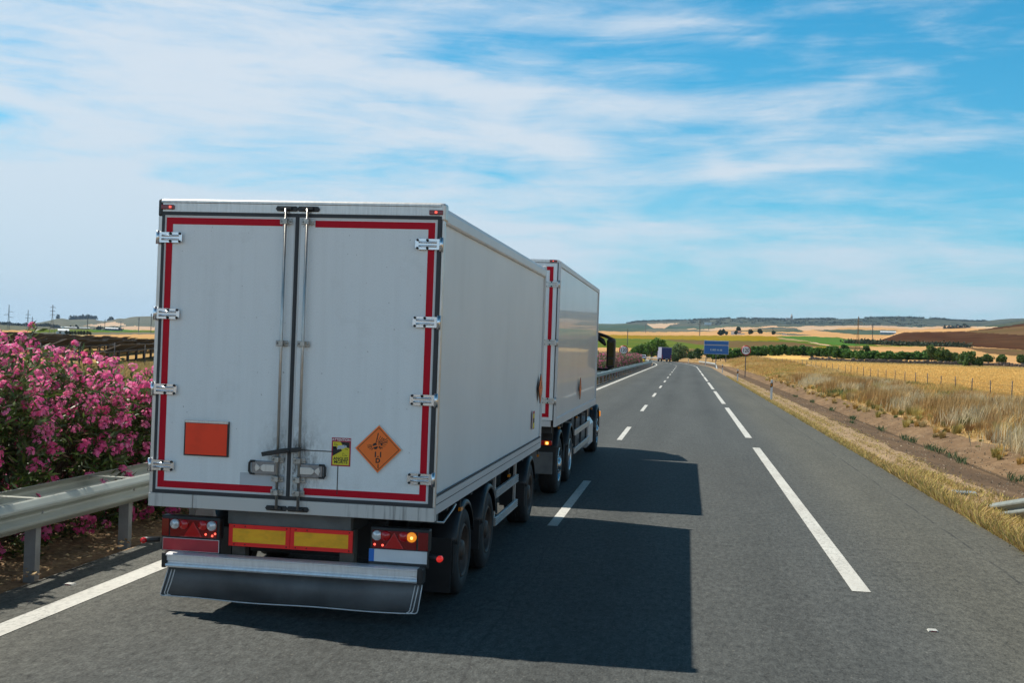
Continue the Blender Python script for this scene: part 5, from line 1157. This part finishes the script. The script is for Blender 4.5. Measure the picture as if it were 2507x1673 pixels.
def car():
    x, y, th = al(.9, 350); T = thing('hatchback_car', 'small white car seen from behind on the far curve left of the blue lorry', 'car', (float(x), float(y), 0), float(th)-.05)
    sec = [(-2.05, .35), (-2.10, .75), (-2.0, .98), (-1.65, 1.38), (-1.2, 1.48), (.1, 1.46), (.95, 1.0), (1.95, .82), (2.1, .55), (2.05, .32)]
    b = MB(); n = len(sec); vs = []
    for xx, k in ((-.88, .0), (-.80, 1), (.80, 1), (.88, .0)):
        for yy, z in sec:
            t = max(0, (z-.9)/.6); vs.append((xx*(1-.22*t), yy*(1.0 if k else .97), z-(0 if k else .03)))
    fs = [(i*n+j, i*n+(j+1) % n, (i+1)*n+(j+1) % n, (i+1)*n+j) for i in range(3) for j in range(n)] + [tuple(range(n-1, -1, -1)), tuple(range(3*n, 4*n))]
    b.add(vs, fs); b.build('body', m_carw, T, bevel=.05)
    b = MB(); b.add([(-.64, -2.01, 1.02), (.64, -2.01, 1.02), (.56, -1.70, 1.36), (-.56, -1.70, 1.36), (-.64, -1.97, 1.0), (.64, -1.97, 1.0), (.56, -1.66, 1.33), (-.56, -1.66, 1.33)], [(0,1,2,3), (7,6,5,4), (0,4,5,1), (1,5,6,2), (2,6,7,3), (3,7,4,0)]); b.build('rear_window', m_glass, T)
    for s in (-1, 1):
        MB().box(s*.72-.12, s*.72+.12, -2.13, -2.0, .72, .95).build('tail_lamp', m_lredl, T, bevel=.02)
        MB().prism([(-1.5, 1.0), (.7, .98), (.0, 1.40), (-1.2, 1.42)], 'x', *sorted((s*.775, s*.79))).build('side_window', m_glass, T)
        for yy in (-1.3, 1.3): wheel(T, s*.86, yy, .32, s, .2, m_alloy)
    MB().box(-.85, .85, -2.12, -2.02, .32, .50).build('bumper', m_black, T, bevel=.03); MB().box(-.26, .26, -2.125, -2.11, .60, .70).build('number_plate', m_plate, T)
car()
# ------------------------------------------------------------------ vegetation
def unit(v): return v/np.maximum(np.linalg.norm(v, axis=-1, keepdims=True), 1e-9)
def leaf_quads(C, D, Lh, Wd, rng, nrm=None):
    """tapered leaves: base C, direction D, length Lh, half width Wd"""
    n = len(C); D = unit(D); R_ = unit(np.cross(D, rng.normal(size=(n, 3)) if nrm is None else nrm)); Lh = np.asarray(Lh)[:, None]; Wd = np.asarray(Wd)[:, None]
    return np.stack([C-R_*Wd*.35, C+D*Lh*.5-R_*Wd, C+D*Lh, C+D*Lh*.5+R_*Wd], 1)
def rand_quads(C, sz, rng):
    n = len(C); a = unit(rng.normal(size=(n, 3))); b = unit(np.cross(a, rng.normal(size=(n, 3)))); s = np.asarray(sz)[:, None]
    return np.stack([C-a*s-b*s*.7, C+a*s-b*s*.7, C+a*s+b*s*.7, C-a*s+b*s*.7], 1)
def vcol(base, n, rng, amt=.25, hue=.06):
    b = np.asarray(base)[None, :]*(1+amt*rng.normal(size=(n, 1)).clip(-2, 2)); return np.clip(b*(1+hue*rng.normal(size=(n, 3))), .003, .95)

def oleander(seed, h, w, d, label, loc, rz=0, dense=1.0, group='oleander bushes of the median', bloom=1.0):
    """many upright stems from the ground, narrow leaves in whorls, clusters of pink flowers at the tips"""
    rng = np.random.default_rng(seed); T = thing('oleander_bush', label, 'bush', loc, rz, group)
    ns = int(190*dense); th = rng.uniform(0, 2*np.pi, ns); rr = np.sqrt(rng.uniform(0, 1, ns)); top = np.stack([np.cos(th)*rr*w/2, np.sin(th)*rr*d/2, h*(1-.42*rr**2.2)*rng.uniform(.62, 1.06, ns)], 1)
    # more tips on the flanks so that the sides carry flowers down to the ground
    nf = int(270*dense); th2 = rng.uniform(0, 2*np.pi, nf); zz = .04+.82*rng.uniform(0, 1, nf)**1.35; side = np.stack([np.cos(th2)*w/2*(1.03-.25*zz**2), np.sin(th2)*d/2*(1.03-.25*zz**2), h*zz], 1)*np.array([1, 1, 1.0])
    tips = np.concatenate([top, side]); base = tips*np.array([.25, .25, 0]); ax = unit(tips-base+np.array([0, 0, .25]))
    b = MB()
    for i in range(0, len(top), 5): m1 = (base[i]+top[i])/2+rng.normal(size=3)*.05; b.tube([base[i]+[0, 0, -.1], m1, top[i]], [.016, .011, .006], 4, caps=False)
    b.build('stems', m_bark, T)
    LC, LD, LL, LW, CC = [], [], [], [], []
    for i in range(len(tips)):
        k = int(rng.integers(16, 28)); t = rng.uniform(0, .62, k); C = tips[i]-ax[i]*t[:, None]*min(h*.5, .8)+rng.normal(size=(k, 3))*.035
        D = unit(rng.normal(size=(k, 3))*np.array([1, 1, .55])+ax[i]*.7); LC.append(C); LD.append(D); LL.append(rng.uniform(.09, .17, k)); LW.append(rng.uniform(.011, .019, k))
        pick = rng.random(k); col = vcol((.068, .112, .030), k, rng, .3); lt = pick > .78; col[lt] = vcol((.13, .20, .04), int(lt.sum()), rng, .2); dd = pick < .12; col[dd] = vcol((.15, .12, .07), int(dd.sum()), rng, .25); CC.append(col)
    V = leaf_quads(np.concatenate(LC), np.concatenate(LD), np.concatenate(LL), np.concatenate(LW), rng); cards('foliage', V, m_ole, np.concatenate(CC), T)
    FV, FC = [], []
    for i in range(len(tips)):
        if rng.random() > bloom*(.92 if i < ns+nf*.5 else .58): continue
        cc = tips[i]+ax[i]*.02; nfl = int(rng.integers(9, 22)); R = rng.uniform(.045, .10); tone = rng.uniform(.9, 1.25); pale = rng.random()
        for f in range(nfl):
            o = rng.normal(size=3); o = o/np.linalg.norm(o)*R*rng.uniform(.5, 1.0)*np.array([1, 1, .8]); fc = cc+o; nn = unit((o+ax[i]*.04)[None])[0]
            a = np.cross(nn, [0, 0, 1]); a = a/(np.linalg.norm(a)+1e-9); e = np.cross(nn, a); q = rng.uniform(0, 6.28)
            base_c = np.array((.90, .095, .35))*(1-.45*pale)+np.array((.93, .38, .56))*.45*pale
            for p in range(5):
                g = q+p*1.2566; dr = a*np.cos(g)+e*np.sin(g); si = nn*.35; sd = np.cross(nn, dr); s = .021*rng.uniform(.8, 1.15)
                FV.append([fc, fc+(dr*.75+si*.5-sd*.42)*s*1.1, fc+(dr+si*.3)*s*1.25, fc+(dr*.75+si*.5+sd*.42)*s*1.1]); FC.append(np.clip(base_c*tone*rng.uniform(.85, 1.12), 0, .92))
    cards('flowers', np.array(FV), m_petal, np.array(FC), T); return T
NEAR = [(8.0, 2.65, 2.4, 'oleander bush out at the left edge, nearest the camera behind the guardrail'), (9.7, 2.62, 2.3, 'pink oleander bush second from the left edge behind the guardrail'), (11.5, 2.72, 2.2, 'pink oleander bush cut off by the left edge of the picture'), (13.1, 2.45, 2.1, 'tall pink oleander bush rising in front of the solar panels near the left edge'),
        (14.7, 2.15, 2.0, 'rounded pink oleander bush midway between the left edge and the trailer'), (16.4, 1.88, 2.0, 'lower pink oleander bush right beside the left edge of the trailer'), (18.1, 1.75, 2.0, 'pink oleander bush half hidden by the left edge of the trailer'), (19.9, 1.6, 2.1, 'low pink oleander bush seen only under the trailer')]
protos = []
for i, (y, h, w, lab) in enumerate(NEAR):
    o = oleander(20+i, h, 2.75, w, lab, (-8.15+.12*math.sin(i*2.1), y, -.06), 0, 1.3)
q = random.Random(11); t = 28.0
protos = [oleander(60+i, 2.35, 2.5, 2.3, 'pink oleander bush of the median hidden behind the trailer', (-8.3, 21.9+i*1.9, -.05), 0, .8, bloom=(.34, .50, .42)[i]) for i in range(3)]
while t < 187:
    if not (38 < t < 80):
        x, y, th = al(-8.4+q.uniform(-.25, .25), t); sc = q.uniform(1.0, 1.25)
        dup(protos[q.randrange(3)], (float(x), float(y), -.02), q.uniform(0, 6.28), 'pink oleander bush in the far stretch of the median hedge beyond the trailer' if t > 60 else 'pink oleander bush of the median hidden behind the trailer', (sc, sc, sc*(.84 if t > 60 else .70)))
    t += 2.05

def tree(name, seed, h, w, label, loc, cat='tree', cols=((.040, .072, .022), (.060, .10, .028)), trunk=.22, n=900, leaf=.22, lobes=9, group=None, low=.0, open_=.25):
    rng = np.random.default_rng(seed); T = thing(name, label, cat, loc, rng.uniform(0, 6.28), group); zc0 = h*trunk
    b = MB(); lean = rng.normal(size=2)*.03*h; b.tube([(0, 0, -.4), (lean[0]*.3, lean[1]*.3, zc0*.7), (lean[0], lean[1], h*.62)], [h*.035, h*.026, h*.008], 6)
    L_ = []
    for i in range(lobes):
        a = rng.uniform(0, 6.28); f = (i+.5)/lobes; zz = zc0+(h-zc0)*(.12+.76*f); rad = w/2*(.55*math.sin(math.pi*min(1, .18+.78*f))+.12); c = np.array([math.cos(a)*rad*rng.uniform(.3, 1), math.sin(a)*rad*rng.uniform(.3, 1), zz]); r = w*rng.uniform(.17, .28)
        L_.append((c, r, rng.uniform(.7, 1.25))); b.tube([(lean[0]*.5, lean[1]*.5, zc0*.75), tuple(c*.6+np.array([0, 0, zc0*.3])), tuple(c)], [h*.014, h*.009, h*.003], 4)
    b.build('trunk', m_bark, T); C, K = [], []
    for c, r, tone in L_:
        m = int(n/lobes); d = unit(rng.normal(size=(m, 3))); rr = r*rng.uniform(.45, 1.12, m)**.6; p = c+d*rr[:, None]*np.array([1, 1, .78]); keep = rng.random(m) > open_*.4; p = p[keep]; p = p[p[:, 2] > low*h]
        C.append(p); mixv = rng.random((len(p), 1)); K.append(np.clip((np.array(cols[0])*(1-mixv)+np.array(cols[1])*mixv)*tone*(1+.2*rng.normal(size=(len(p), 1)).clip(-1.5, 1.5)), .004, .6))
    C = np.concatenate(C); K = np.concatenate(K); cards('crown', rand_quads(C, rng.uniform(.6, 1.3, len(C))*leaf, rng), m_leaf, K, T); return T
def rz_of(): return q.uniform(0, 6.28)
# copse at the bend, round the blue lorry
for i, (px, r, h, w, lab) in enumerate([(1556, 372, 3.4, 4.2, 'low round tree at the left end of the copse behind the far oleanders'), (1568, 380, 4.4, 5.0, 'bushy tree in the left half of the copse at the bend'), (1582, 392, 4.6, 5.2, 'bushy green tree above the white car at the bend'),
        (1597, 398, 5.8, 6.0, 'tall broad tree in the middle of the copse at the bend'), (1611, 402, 6.6, 6.4, 'tallest tree of the copse, left of the blue lorry'), (1625, 405, 6.2, 5.0, 'tall tree standing just behind the blue lorry'), (1654, 350, 3.4, 5.2, 'round tree directly right of the blue lorry'),
        (1661, 372, 4.8, 5.0, 'loose grey green tree right of the blue lorry'), (1672, 385, 4.2, 5.4, 'rounded tree at the right end of the copse'), (1650, 330, 1.9, 3.4, 'low dark bush at the foot of the trees right of the blue lorry')]):
    x, y, z = gpt(px, r); tree('copse_tree', 100+i, h*1.12, w, lab, (x, y, 0 if r < 400 else z), trunk=.12, n=1300, leaf=.22, lobes=13, cols=((.075, .165, .022), (.15, .26, .04)) if i < 6 else ((.085, .15, .045), (.16, .21, .075)))
for i, (px, r, h, w, lab) in enumerate([(1693, 330, 2.0, 3.2, 'small round tree alone in the tan strip left of the blue sign'), (1709, 325, 2.7, 3.9, 'round dark tree in the tan strip beside the blue sign'), (1732, 320, 2.4, 3.0, 'round tree half hidden by the left end of the blue sign')]):
    x, y, z = gpt(px, r); tree('round_tree', 130+i, h, w, lab, (x, y, z), trunk=.15, n=900, leaf=.17, lobes=11, cols=((.04, .09, .03), (.075, .13, .04)))
# belt of young trees behind the stone wall
belt = [tree('belt_tree', 140+i, 2.7, 2.6, 'young green tree in the dense belt behind the wheat field', (0, 0, -50), trunk=.06, n=1100, leaf=.145, lobes=12, low=.03, cols=((.055, .135, .026), (.095, .20, .042)), group='young trees of the green belt', open_=.15) for i in range(4)]
px = 1746.0; k = 0
while px < 2330:
    r = 292+10*math.sin(px*.02); x, y, z = gpt(px, r+q.uniform(-2.5, 2.5)); hh = np.interp(px, [1746, 1800, 1900, 2030, 2070, 2130, 2150, 2200, 2260, 2290, 2330], [.85, .85, .95, 1.0, .95, .75, .85, .75, .80, .9, .8])
    sc = (q.uniform(.85, 1.15), q.uniform(.85, 1.15), hh*q.uniform(.82, 1.12))
    if k < 4: o = belt[k]; o.location = (x, y, z-.1); o.scale = sc
    else: dup(belt[q.randrange(4)], (x, y, z-.1), rz_of(), None, sc)
    k += 1; px += q.uniform(7.5, 11.5)
for i, (px, r, h, w, lab) in enumerate([(2282, 285, 4.1, 3.6, 'tallest tree of the green belt, standing out right of the middle'), (2302, 284, 3.4, 3.8, 'grey green tree right of the tallest tree of the belt'), (2318, 284, 3.0, 3.4, 'round tree at the right end of the continuous belt'), (2342, 283, 2.3, 2.8, 'small tree in the gap right of the belt'),
        (2360, 280, 2.5, 3.4, 'bushy tree left of the dark tree before the stone wall'), (2376, 252, 3.0, 4.2, 'big dark tree growing right at the stone wall'), (2396, 256, 1.9, 2.2, 'small dark tree right of the big tree at the wall'), (2419, 300, 1.8, 3.2, 'flat bush alone in the tan field, left of two others'), (2456, 300, 1.7, 3.4, 'flat bush alone in the tan field near the right edge'), (2502, 300, 1.8, 3.2, 'flat bush cut off by the right edge of the picture'),
        (2119, 296, 3.3, 2.8, 'taller tree of the belt just right of the rusty pylon'), (2068, 300, 3.2, 3.0, 'taller tree of the belt left of the rusty pylon')]):
    x, y, z = gpt(px, r); tree('bushy_tree', 160+i, h, w, lab, (x, y, z-.05), trunk=.08, n=1000, leaf=.16, lobes=11, low=.02, cols=((.050, .105, .024), (.10, .155, .042)))
# farm trees far behind
for i, (px, r, h, w, lab) in enumerate([(1763, 1470, 6.0, 10, 'dark spreading tree left of the farm tower'), (1771, 1500, 8.2, 5, 'taller tree behind the dark spreading tree left of the farm'), (1777.5, 1450, 4.2, 5, 'small round tree between the spreading tree and the farm tower'), (1806, 1520, 10.5, 8.5, 'tallest dark tree above the brown farm roof'), (1801.5, 1430, 5.2, 5, 'round tree in front of the farm, right of the white tower'),
        (1836, 1420, 5.2, 7.6, 'bushy pale tree right of the farmyard wall'), (1859.5, 1400, 6.3, 6.6, 'square dense dark tree right of the farm'), (1893.5, 1300, 4.2, 4.6, 'round bush beside the short pole right of the farm')]):
    x, y, z = gpt(px, r); tree('farm_tree', 190+i, h, w, lab, (x, y, z-.1), trunk=.2, n=700, leaf=.6, lobes=9, cols=((.03, .052, .024), (.055, .08, .035)))
# olive row beside the white farm on the left
ol = None
for i in range(9):
    x, y, z = gpt(163+i*7.2, 590+q.uniform(-8, 8))
    if ol is None: ol = tree('olive_tree', 220, 2.0, 2.1, 'grey green olive tree in the short row right of the white farm', (x, y, z), trunk=.2, n=500, leaf=.16, lobes=8, cols=((.06, .075, .045), (.10, .115, .075)), group='olive trees beside the white farm')
    else: dup(ol, (x, y, z), rz_of(), None, (1, 1, q.uniform(.85, 1.1)))
# woods on the far hills
def wood(name, label, pts, h, n, cols=((.045, .065, .05), (.07, .085, .06)), leaf=3.0):
    rng = np.random.default_rng(len(name)+n); C, K = [], []
    for px, r, ww in pts:
        x, y, z = gpt(px, r); m = n; c = np.stack([x+rng.normal(size=m)*ww*.5, y+rng.normal(size=m)*6, z+np.abs(rng.normal(size=m))*h*.42], 1); C.append(c); K.append(vcol(cols[rng.integers(0, 2)], m, rng, .2, .04))
    C = np.concatenate(C); o = cards(name, rand_quads(C, rng.uniform(.6, 1.4, len(C))*leaf, rng), m_leaf, np.concatenate(K)); tag(o, label, 'woodland', None, 'stuff')
ridge_pts = [(p+q.uniform(-2, 2), 4960, q.uniform(5, 14)) for p in np.arange(1535, 2035, 4.2) if q.random() < .72] + [(p, 4960, q.uniform(5, 12)) for p in np.arange(2280, 2410, 5.5)] + [(p, 4960, 9) for p in np.arange(2120, 2260, 9)]
wood('ridge_woodland', 'dark trees lining the crest of the far ridge', ridge_pts, 5.5, 110, ((.095, .125, .115), (.11, .135, .12)), 1.9)
wood('slope_woodland', 'scattered olive trees on the slopes of the far ridge', [(q.uniform(1690, 2260), q.uniform(4150, 4850), q.uniform(4, 16)) for _ in range(170)], 3, 30, ((.085, .11, .095), (.10, .12, .10)), 1.8)
wood('hilltop_grove', 'grove of trees on top of the grey hill at the left', [(p, 4950, 9) for p in np.arange(174, 231, 2.6)] + [(141, 4950, 3), (176, 4950, 5), (268, 4950, 9), (272, 4950, 6)], 13, 60, ((.05, .065, .06), (.07, .08, .07)), 3.4)
wood('horizon_hedges', 'dark hedges along the foot of the grey hill at the left', [(q.uniform(-20, 130), 2600, q.uniform(6, 16)) for _ in range(40)] + [(q.uniform(130, 300), 1900, q.uniform(2, 6)) for _ in range(10)], 4.5, 40, ((.04, .055, .05), (.05, .065, .055)), 2.2)
wood('field_copse', 'dark copse standing in the pale field beyond the brown hill', [(p, 2700, 12) for p in np.arange(2322, 2370, 3.5)], 13, 90, ((.04, .055, .045), (.05, .065, .05)), 2.6)
wood('hedge_line', 'dark hedge at the foot of the brown ploughed hill', [(p, 640, 3) for p in np.arange(2078, 2362, 3.4)] + [(p, 655, 3.5) for p in np.arange(2100, 2150, 3)], 2.1, 60, ((.035, .052, .025), (.05, .06, .03)), .42)

# ------------------------------------------------------------------ grass
def blades(name, label, n, xf, hf, colf, width, seed, lean=.35, parent=None, cat='grass'):
    rng = np.random.default_rng(seed); x, y, z = xf(rng, n); n = len(x); B = np.stack([x, y, z-.02], 1); h = hf(rng, x, y); a = rng.uniform(0, 6.28, n)
    side = np.stack([np.cos(a), np.sin(a), np.zeros(n)], 1); w = (width*rng.uniform(.6, 1.4, n))[:, None]; ln = rng.normal(size=(n, 2))*lean; tip = B+np.stack([ln[:, 0]*h+.10*h, ln[:, 1]*h, h], 1); mid = B+(tip-B)*.55; mid[:, 2] += h*.08
    V = np.stack([B-side*w*.5, mid-side*w, tip, mid+side*w], 1); o = cards(name, V, m_grass, colf(rng, x, y)); tag(o, label, cat, None, 'stuff'); return o
def patch(x, y, f, ph): return .5+.5*np.sin(x*f+ph+1.7*np.sin(y*f*.6+ph*2))*np.cos(y*f*.37-ph+1.3*np.sin(x*f*.9))
def bank_xy(s0, s1, t0, t1, dens=None):
    def f(rng, n):
        u = rng.uniform(0, 1, n); t = t0*(t1/t0)**u; s = s0+(s1-s0)*rng.uniform(0, 1, n)**.85
        if dens is not None: k = rng.random(n) < dens(s, t); s, t = s[k], t[k]
        x, y, _ = al(s, t); z = np.interp(s, [8.35, 8.55, 9.2, 10, 12, 15, 20, 22], [-.1, .02, .10, .16, .2, .22, .2, .2]); w = np.clip((s-10)/10, 0, 1); w = w*w*(3-2*w); z = z*(1-w)+(zt(x, y)+.03)*w; z += np.clip((s-8.6)/2, 0, 1)*(1-w)*np.clip((t-60)/140, 0, 1)*np.minimum(zt(x, y)-z, 1.5)*.5
        return x, y, z
    return f
GC = np.array([(.58, .39, .14), (.50, .29, .105), (.64, .48, .22), (.37, .32, .10), (.50, .33, .10)])
def bank_col(rng, x, y):
    n = len(x); p1, p2, p3 = patch(x, y, .35, .4), patch(x, y, .22, 2.1), patch(x, y, .5, 4.4); k = np.zeros(n, int); r = rng.random(n)
    k[p1+r*.35 > .95] = 1; k[p2+r*.35 > 1.0] = 2; k[(p3+r*.3 > 1.02)] = 3; k[r > .9] = 4
    return np.clip(GC[k]*rng.uniform(.7, 1.25, (n, 1))*(1+.05*rng.normal(size=(n, 3))), .01, .9)
def bank_h(rng, x, y): return (.16+.36*patch(x, y, .45, 1.0)**1.3+.16*patch(x, y, 1.3, 3.0))*rng.uniform(.6, 1.25, len(x))*np.clip((x-8.0)/2.2, .2, 1)
edge = lambda s, t: np.clip((s-8.35-.55*np.sin(t*.31)*np.sin(t*.13+1)-.2*np.sin(t*1.3))/.5, .0, 1)
blades('dry_grass', 'tall dry golden and rusty grass on the bank between ditch and fence', 130000, bank_xy(8.3, 21.5, 24, 130, edge), bank_h, bank_col, .011, 1)
blades('far_dry_grass', 'dry grass farther along the bank towards the speed sign', 70000, bank_xy(8.3, 19, 110, 330), lambda g, x, y: bank_h(g, x, y)*1.1, bank_col, .025, 2)
def clump(n_c, s0, s1, t0, t1, per, spread, seed):
    rc = np.random.default_rng(seed); S = rc.uniform(s0, s1, n_c); T_ = t0*(t1/t0)**rc.uniform(0, 1, n_c)
    def f(rng, n):
        i = rng.integers(0, n_c, n_c*per); s = S[i]+rng.normal(size=len(i))*spread; t = T_[i]+rng.normal(size=len(i))*spread*1.4; x, y, _ = al(s, t); return x, y, np.interp(s, [8.5, 10, 15], [0, .16, .2])
    return f
rust = lambda g, x, y: np.clip(np.array((.48, .31, .13))*g.uniform(.6, 1.3, (len(x), 1)), .01, .9); palec = lambda g, x, y: np.clip(np.array((.62, .52, .33))*g.uniform(.7, 1.2, (len(x), 1)), .01, .9)
blades('rusty_grass_tufts', 'rust coloured tufts of tall grass standing above the bank', 0, clump(26, 9.3, 13.5, 34, 110, 520, .33, 5), lambda g, x, y: g.uniform(.5, 1.05, len(x)), rust, .010, 3, .20)
blades('pale_grass_tufts', 'pale straw coloured plumes of grass on the bank', 0, clump(34, 9.0, 15, 30, 110, 420, .45, 6), lambda g, x, y: g.uniform(.45, .95, len(x)), palec, .010, 4, .25)
blades('green_weeds', 'grey green weeds scattered in the dry bank', 0, clump(22, 9, 19, 30, 120, 200, .30, 7), lambda g, x, y: g.uniform(.25, .65, len(x)), lambda g, x, y: np.clip(np.array((.13, .17, .06))*g.uniform(.6, 1.3, (len(x), 1)), .01, .9), .016, 5, .35)
def tufts(name, label, n_c, s0, s1, t0, t1, per, hr, seed, pal):
    # separate tussocks: blades fanning out from a common foot, one tone per tussock
    rng = np.random.default_rng(seed); S = s0+(s1-s0)*rng.uniform(0, 1, n_c)**1.25; T_ = t0*(t1/t0)**rng.uniform(0, 1, n_c); cx, cy, _ = al(S, T_)
    cz = np.interp(S, [7.9, 8.35, 8.6, 9.2, 10, 12, 15], [-.12, -.05, .03, .10, .16, .2, .22]); H = rng.uniform(*hr, n_c)*np.clip((S-7.6)/2.2, .45, 1); tone = np.array(pal)[rng.integers(0, len(pal), n_c)]*rng.uniform(.75, 1.2, (n_c, 1))
    i = rng.integers(0, n_c, n_c*per); n = len(i); a = rng.uniform(0, 6.283, n); rad = H[i]*.28*np.sqrt(rng.random(n)); B = np.stack([cx[i]+np.cos(a)*rad, cy[i]+np.sin(a)*rad, cz[i]-.03], 1); h = H[i]*rng.uniform(.45, 1.1, n)
    out = np.stack([np.cos(a), np.sin(a), np.zeros(n)], 1); sp = (rng.uniform(.05, .55, n)*h)[:, None]; tip = B+out*sp+np.stack([.08*h, .03*h, h*.95], 1); mid = B+out*sp*.35+np.stack([0*h, 0*h, h*.6], 1); sd = np.cross(out, [0, 0, 1.0]); w = (.0085*rng.uniform(.6, 1.5, n))[:, None]
    V = np.stack([B-sd*w*.6, mid-sd*w, tip, mid+sd*w], 1); hh = rng.uniform(.75, 1.2, (n, 1)); o = cards(name, V, m_grass, np.clip(tone[i]*hh, .01, .9)); tag(o, label, 'grass', None, 'stuff')
tufts('straw_tussocks', 'straw coloured tussocks along the ragged lower edge of the bank', 420, 8.1, 14.5, 25, 120, 150, (.35, .85), 31, [(.60, .42, .16), (.56, .36, .12), (.64, .50, .25), (.46, .37, .12)])
tufts('rusty_tussocks', 'rust brown tussocks scattered over the bank', 130, 9.0, 15, 30, 120, 190, (.5, 1.0), 32, [(.46, .29, .13), (.40, .24, .10), (.50, .34, .15)])
tufts('olive_tussocks', 'olive green weeds mixed into the dry bank grass', 120, 8.3, 15, 25, 110, 130, (.25, .65), 33, [(.24, .24, .075), (.17, .20, .07), (.32, .29, .10)])
def ditch_weeds():
    S = [(7.35, 44.8), (7.4, 40.2), (7.38, 36.2), (7.45, 35.4), (7.4, 33.6), (7.5, 27.6), (7.3, 52), (7.35, 60), (7.42, 39.4), (7.3, 31.9), (8.1, 45), (6.7, 48), (7.45, 70), (7.2, 78)]
    def f(rng, n):
        i = rng.integers(0, len(S), 700); a = np.array(S)[i]+rng.normal(size=(700, 2))*np.array([.07, .28]); return a[:, 0], a[:, 1], np.full(700, -.28)
    blades('ditch_weeds', 'small dark green weeds growing along the bottom of the concrete ditch', 0, f, lambda g, x, y: g.uniform(.10, .27, len(x)), lambda g, x, y: np.clip(np.array((.085, .125, .06))*g.uniform(.6, 1.4, (len(x), 1)), .01, .9), .012, 8, .4)
ditch_weeds()
def verge_xy(rng, n):
    t = 9*(130/9)**rng.uniform(0, 1, n); s = 4.38+rng.uniform(0, 1, n)**1.4*1.55; k = rng.random(n) < np.where(s < 4.7, .95, np.where((s > 5.1) & (s < 5.45), .55, .16)*(.3+1.2*(patch(s*3, t, .8, 1.2) > .45))*np.where(t < 26, 2.2, 1)); s, t = s[k], t[k]; return s, t, np.full(len(s), -.045)
blades('verge_grass', 'short yellowish grass along the edge of the asphalt', 90000, verge_xy, lambda g, x, y: g.uniform(.03, .15, len(x))*np.where(x < 4.7, 1.1, .7)*np.where(y < 26, 1.7, 1)*np.where(x > 5.2, .7, 1), lambda g, x, y: np.clip(np.array(((.52, .385, .145), (.46, .32, .15), (.44, .37, .12)))[g.integers(0, 3, len(x))]*g.uniform(.7, 1.25, (len(x), 1)), .01, .9), .009, 9, .5)
blades('left_field_grass', 'dry straw coloured grass in front of the left fence', 60000, lambda g, n: (g.uniform(-40, -26.2, n), 40+(110-40)*g.uniform(0, 1, n), np.full(n, .03)), lambda g, x, y: g.uniform(.1, .55, len(x)), lambda g, x, y: np.clip(np.array(((.46, .33, .15), (.38, .27, .12), (.33, .30, .12)))[g.integers(0, 3, len(x))]*g.uniform(.7, 1.2, (len(x), 1)), .01, .9), .018, 10)
def wheat_xy(rng, n):
    u = rng.uniform(px_u(1840), px_u(2700), n); r = 62*(258/62)**rng.uniform(0, 1, n); x, y = r*np.sin(u), r*np.cos(u); s, t = st_of(x, y); k = (s > 20.6); x, y = x[k], y[k]; return x, y, zt(x, y)
blades('wheat_stalks', 'golden ripe wheat filling the field behind the fence', 170000, wheat_xy, lambda g, x, y: g.uniform(.15, .32, len(x)), lambda g, x, y: np.clip(np.array((.68, .46, .17))*g.uniform(.75, 1.2, (len(x), 1)), .01, .9), .03, 12, .2, cat='wheat')
def litter():
    rng = np.random.default_rng(3); n = 9000; x = rng.uniform(-8.8, -6.12, n); y = 6+rng.uniform(0, 1, n)*20; C = np.stack([x, y, .03+rng.uniform(0, .03, n)], 1)
    o = cards('leaf_litter', np.stack([C+np.array(a_)*rng.uniform(.01, .03, (n, 1))+rng.normal(size=(n, 3))*[.004, .004, .006] for a_ in ((-1,-.6,0),(.8,-1,0),(1,.7,0),(-.8,1,0))], 1), m_grass, np.clip(np.array(((.48, .36, .2), (.30, .2, .11), (.20, .14, .08)))[rng.integers(0, 3, n)]*rng.uniform(.7, 1.2, (n, 1)), .01, .9)); tag(o, 'dry fallen leaves on the median soil under the oleanders', 'leaf litter', None, 'stuff')
litter()
def stones():
    rng = np.random.default_rng(8); n = 4200; t = 12*(90/12)**rng.uniform(0, 1, n); s = 4.6+rng.uniform(0, 1, n)**.8*3.9; C = np.stack([s, t, np.interp(s, [4.6, 5.85, 6.2, 6.8, 7.25, 7.45, 7.65, 8.1, 8.6], [-.04, -.07, -.13, -.21, -.27, -.29, -.24, -.08, .07])+.012], 1)
    o = cards('gravel', rand_quads(C, rng.uniform(.006, .024, n), rng), m_grass, np.clip(np.array(((.34, .26, .18), (.25, .19, .13), (.42, .34, .25)))[rng.integers(0, 3, n)]*rng.uniform(.7, 1.2, (n, 1)), .01, .9)); tag(o, 'loose gravel scattered on the verge', 'gravel', None, 'stuff')
stones()
# ------------------------------------------------------------------ haze over the plain
hb = MB(); hb.box(-9400, 9400, -9400, 9400, -120, 260)
hm_ = bpy.data.materials.new('air haze'); hm_.use_nodes = True; ht = hm_.node_tree; ht.nodes.clear()
ho = ht.nodes.new('ShaderNodeOutputMaterial'); hv = ht.nodes.new('ShaderNodeVolumePrincipled')
hv.inputs['Color'].default_value = (0.50, 0.70, 0.96, 1); hv.inputs['Density'].default_value = 0.000036; hv.inputs['Anisotropy'].default_value = 0.2
ht.links.new(hv.outputs[0], ho.inputs['Volume'])
hz_o = hb.build('haze', hm_); hz_o['kind'] = 'stuff'; hz_o['label'] = 'thin summer haze over the plain and hills'; hz_o['category'] = 'haze'
SC.cycles.volume_bounces = 0
SC.cycles.max_bounces = 8
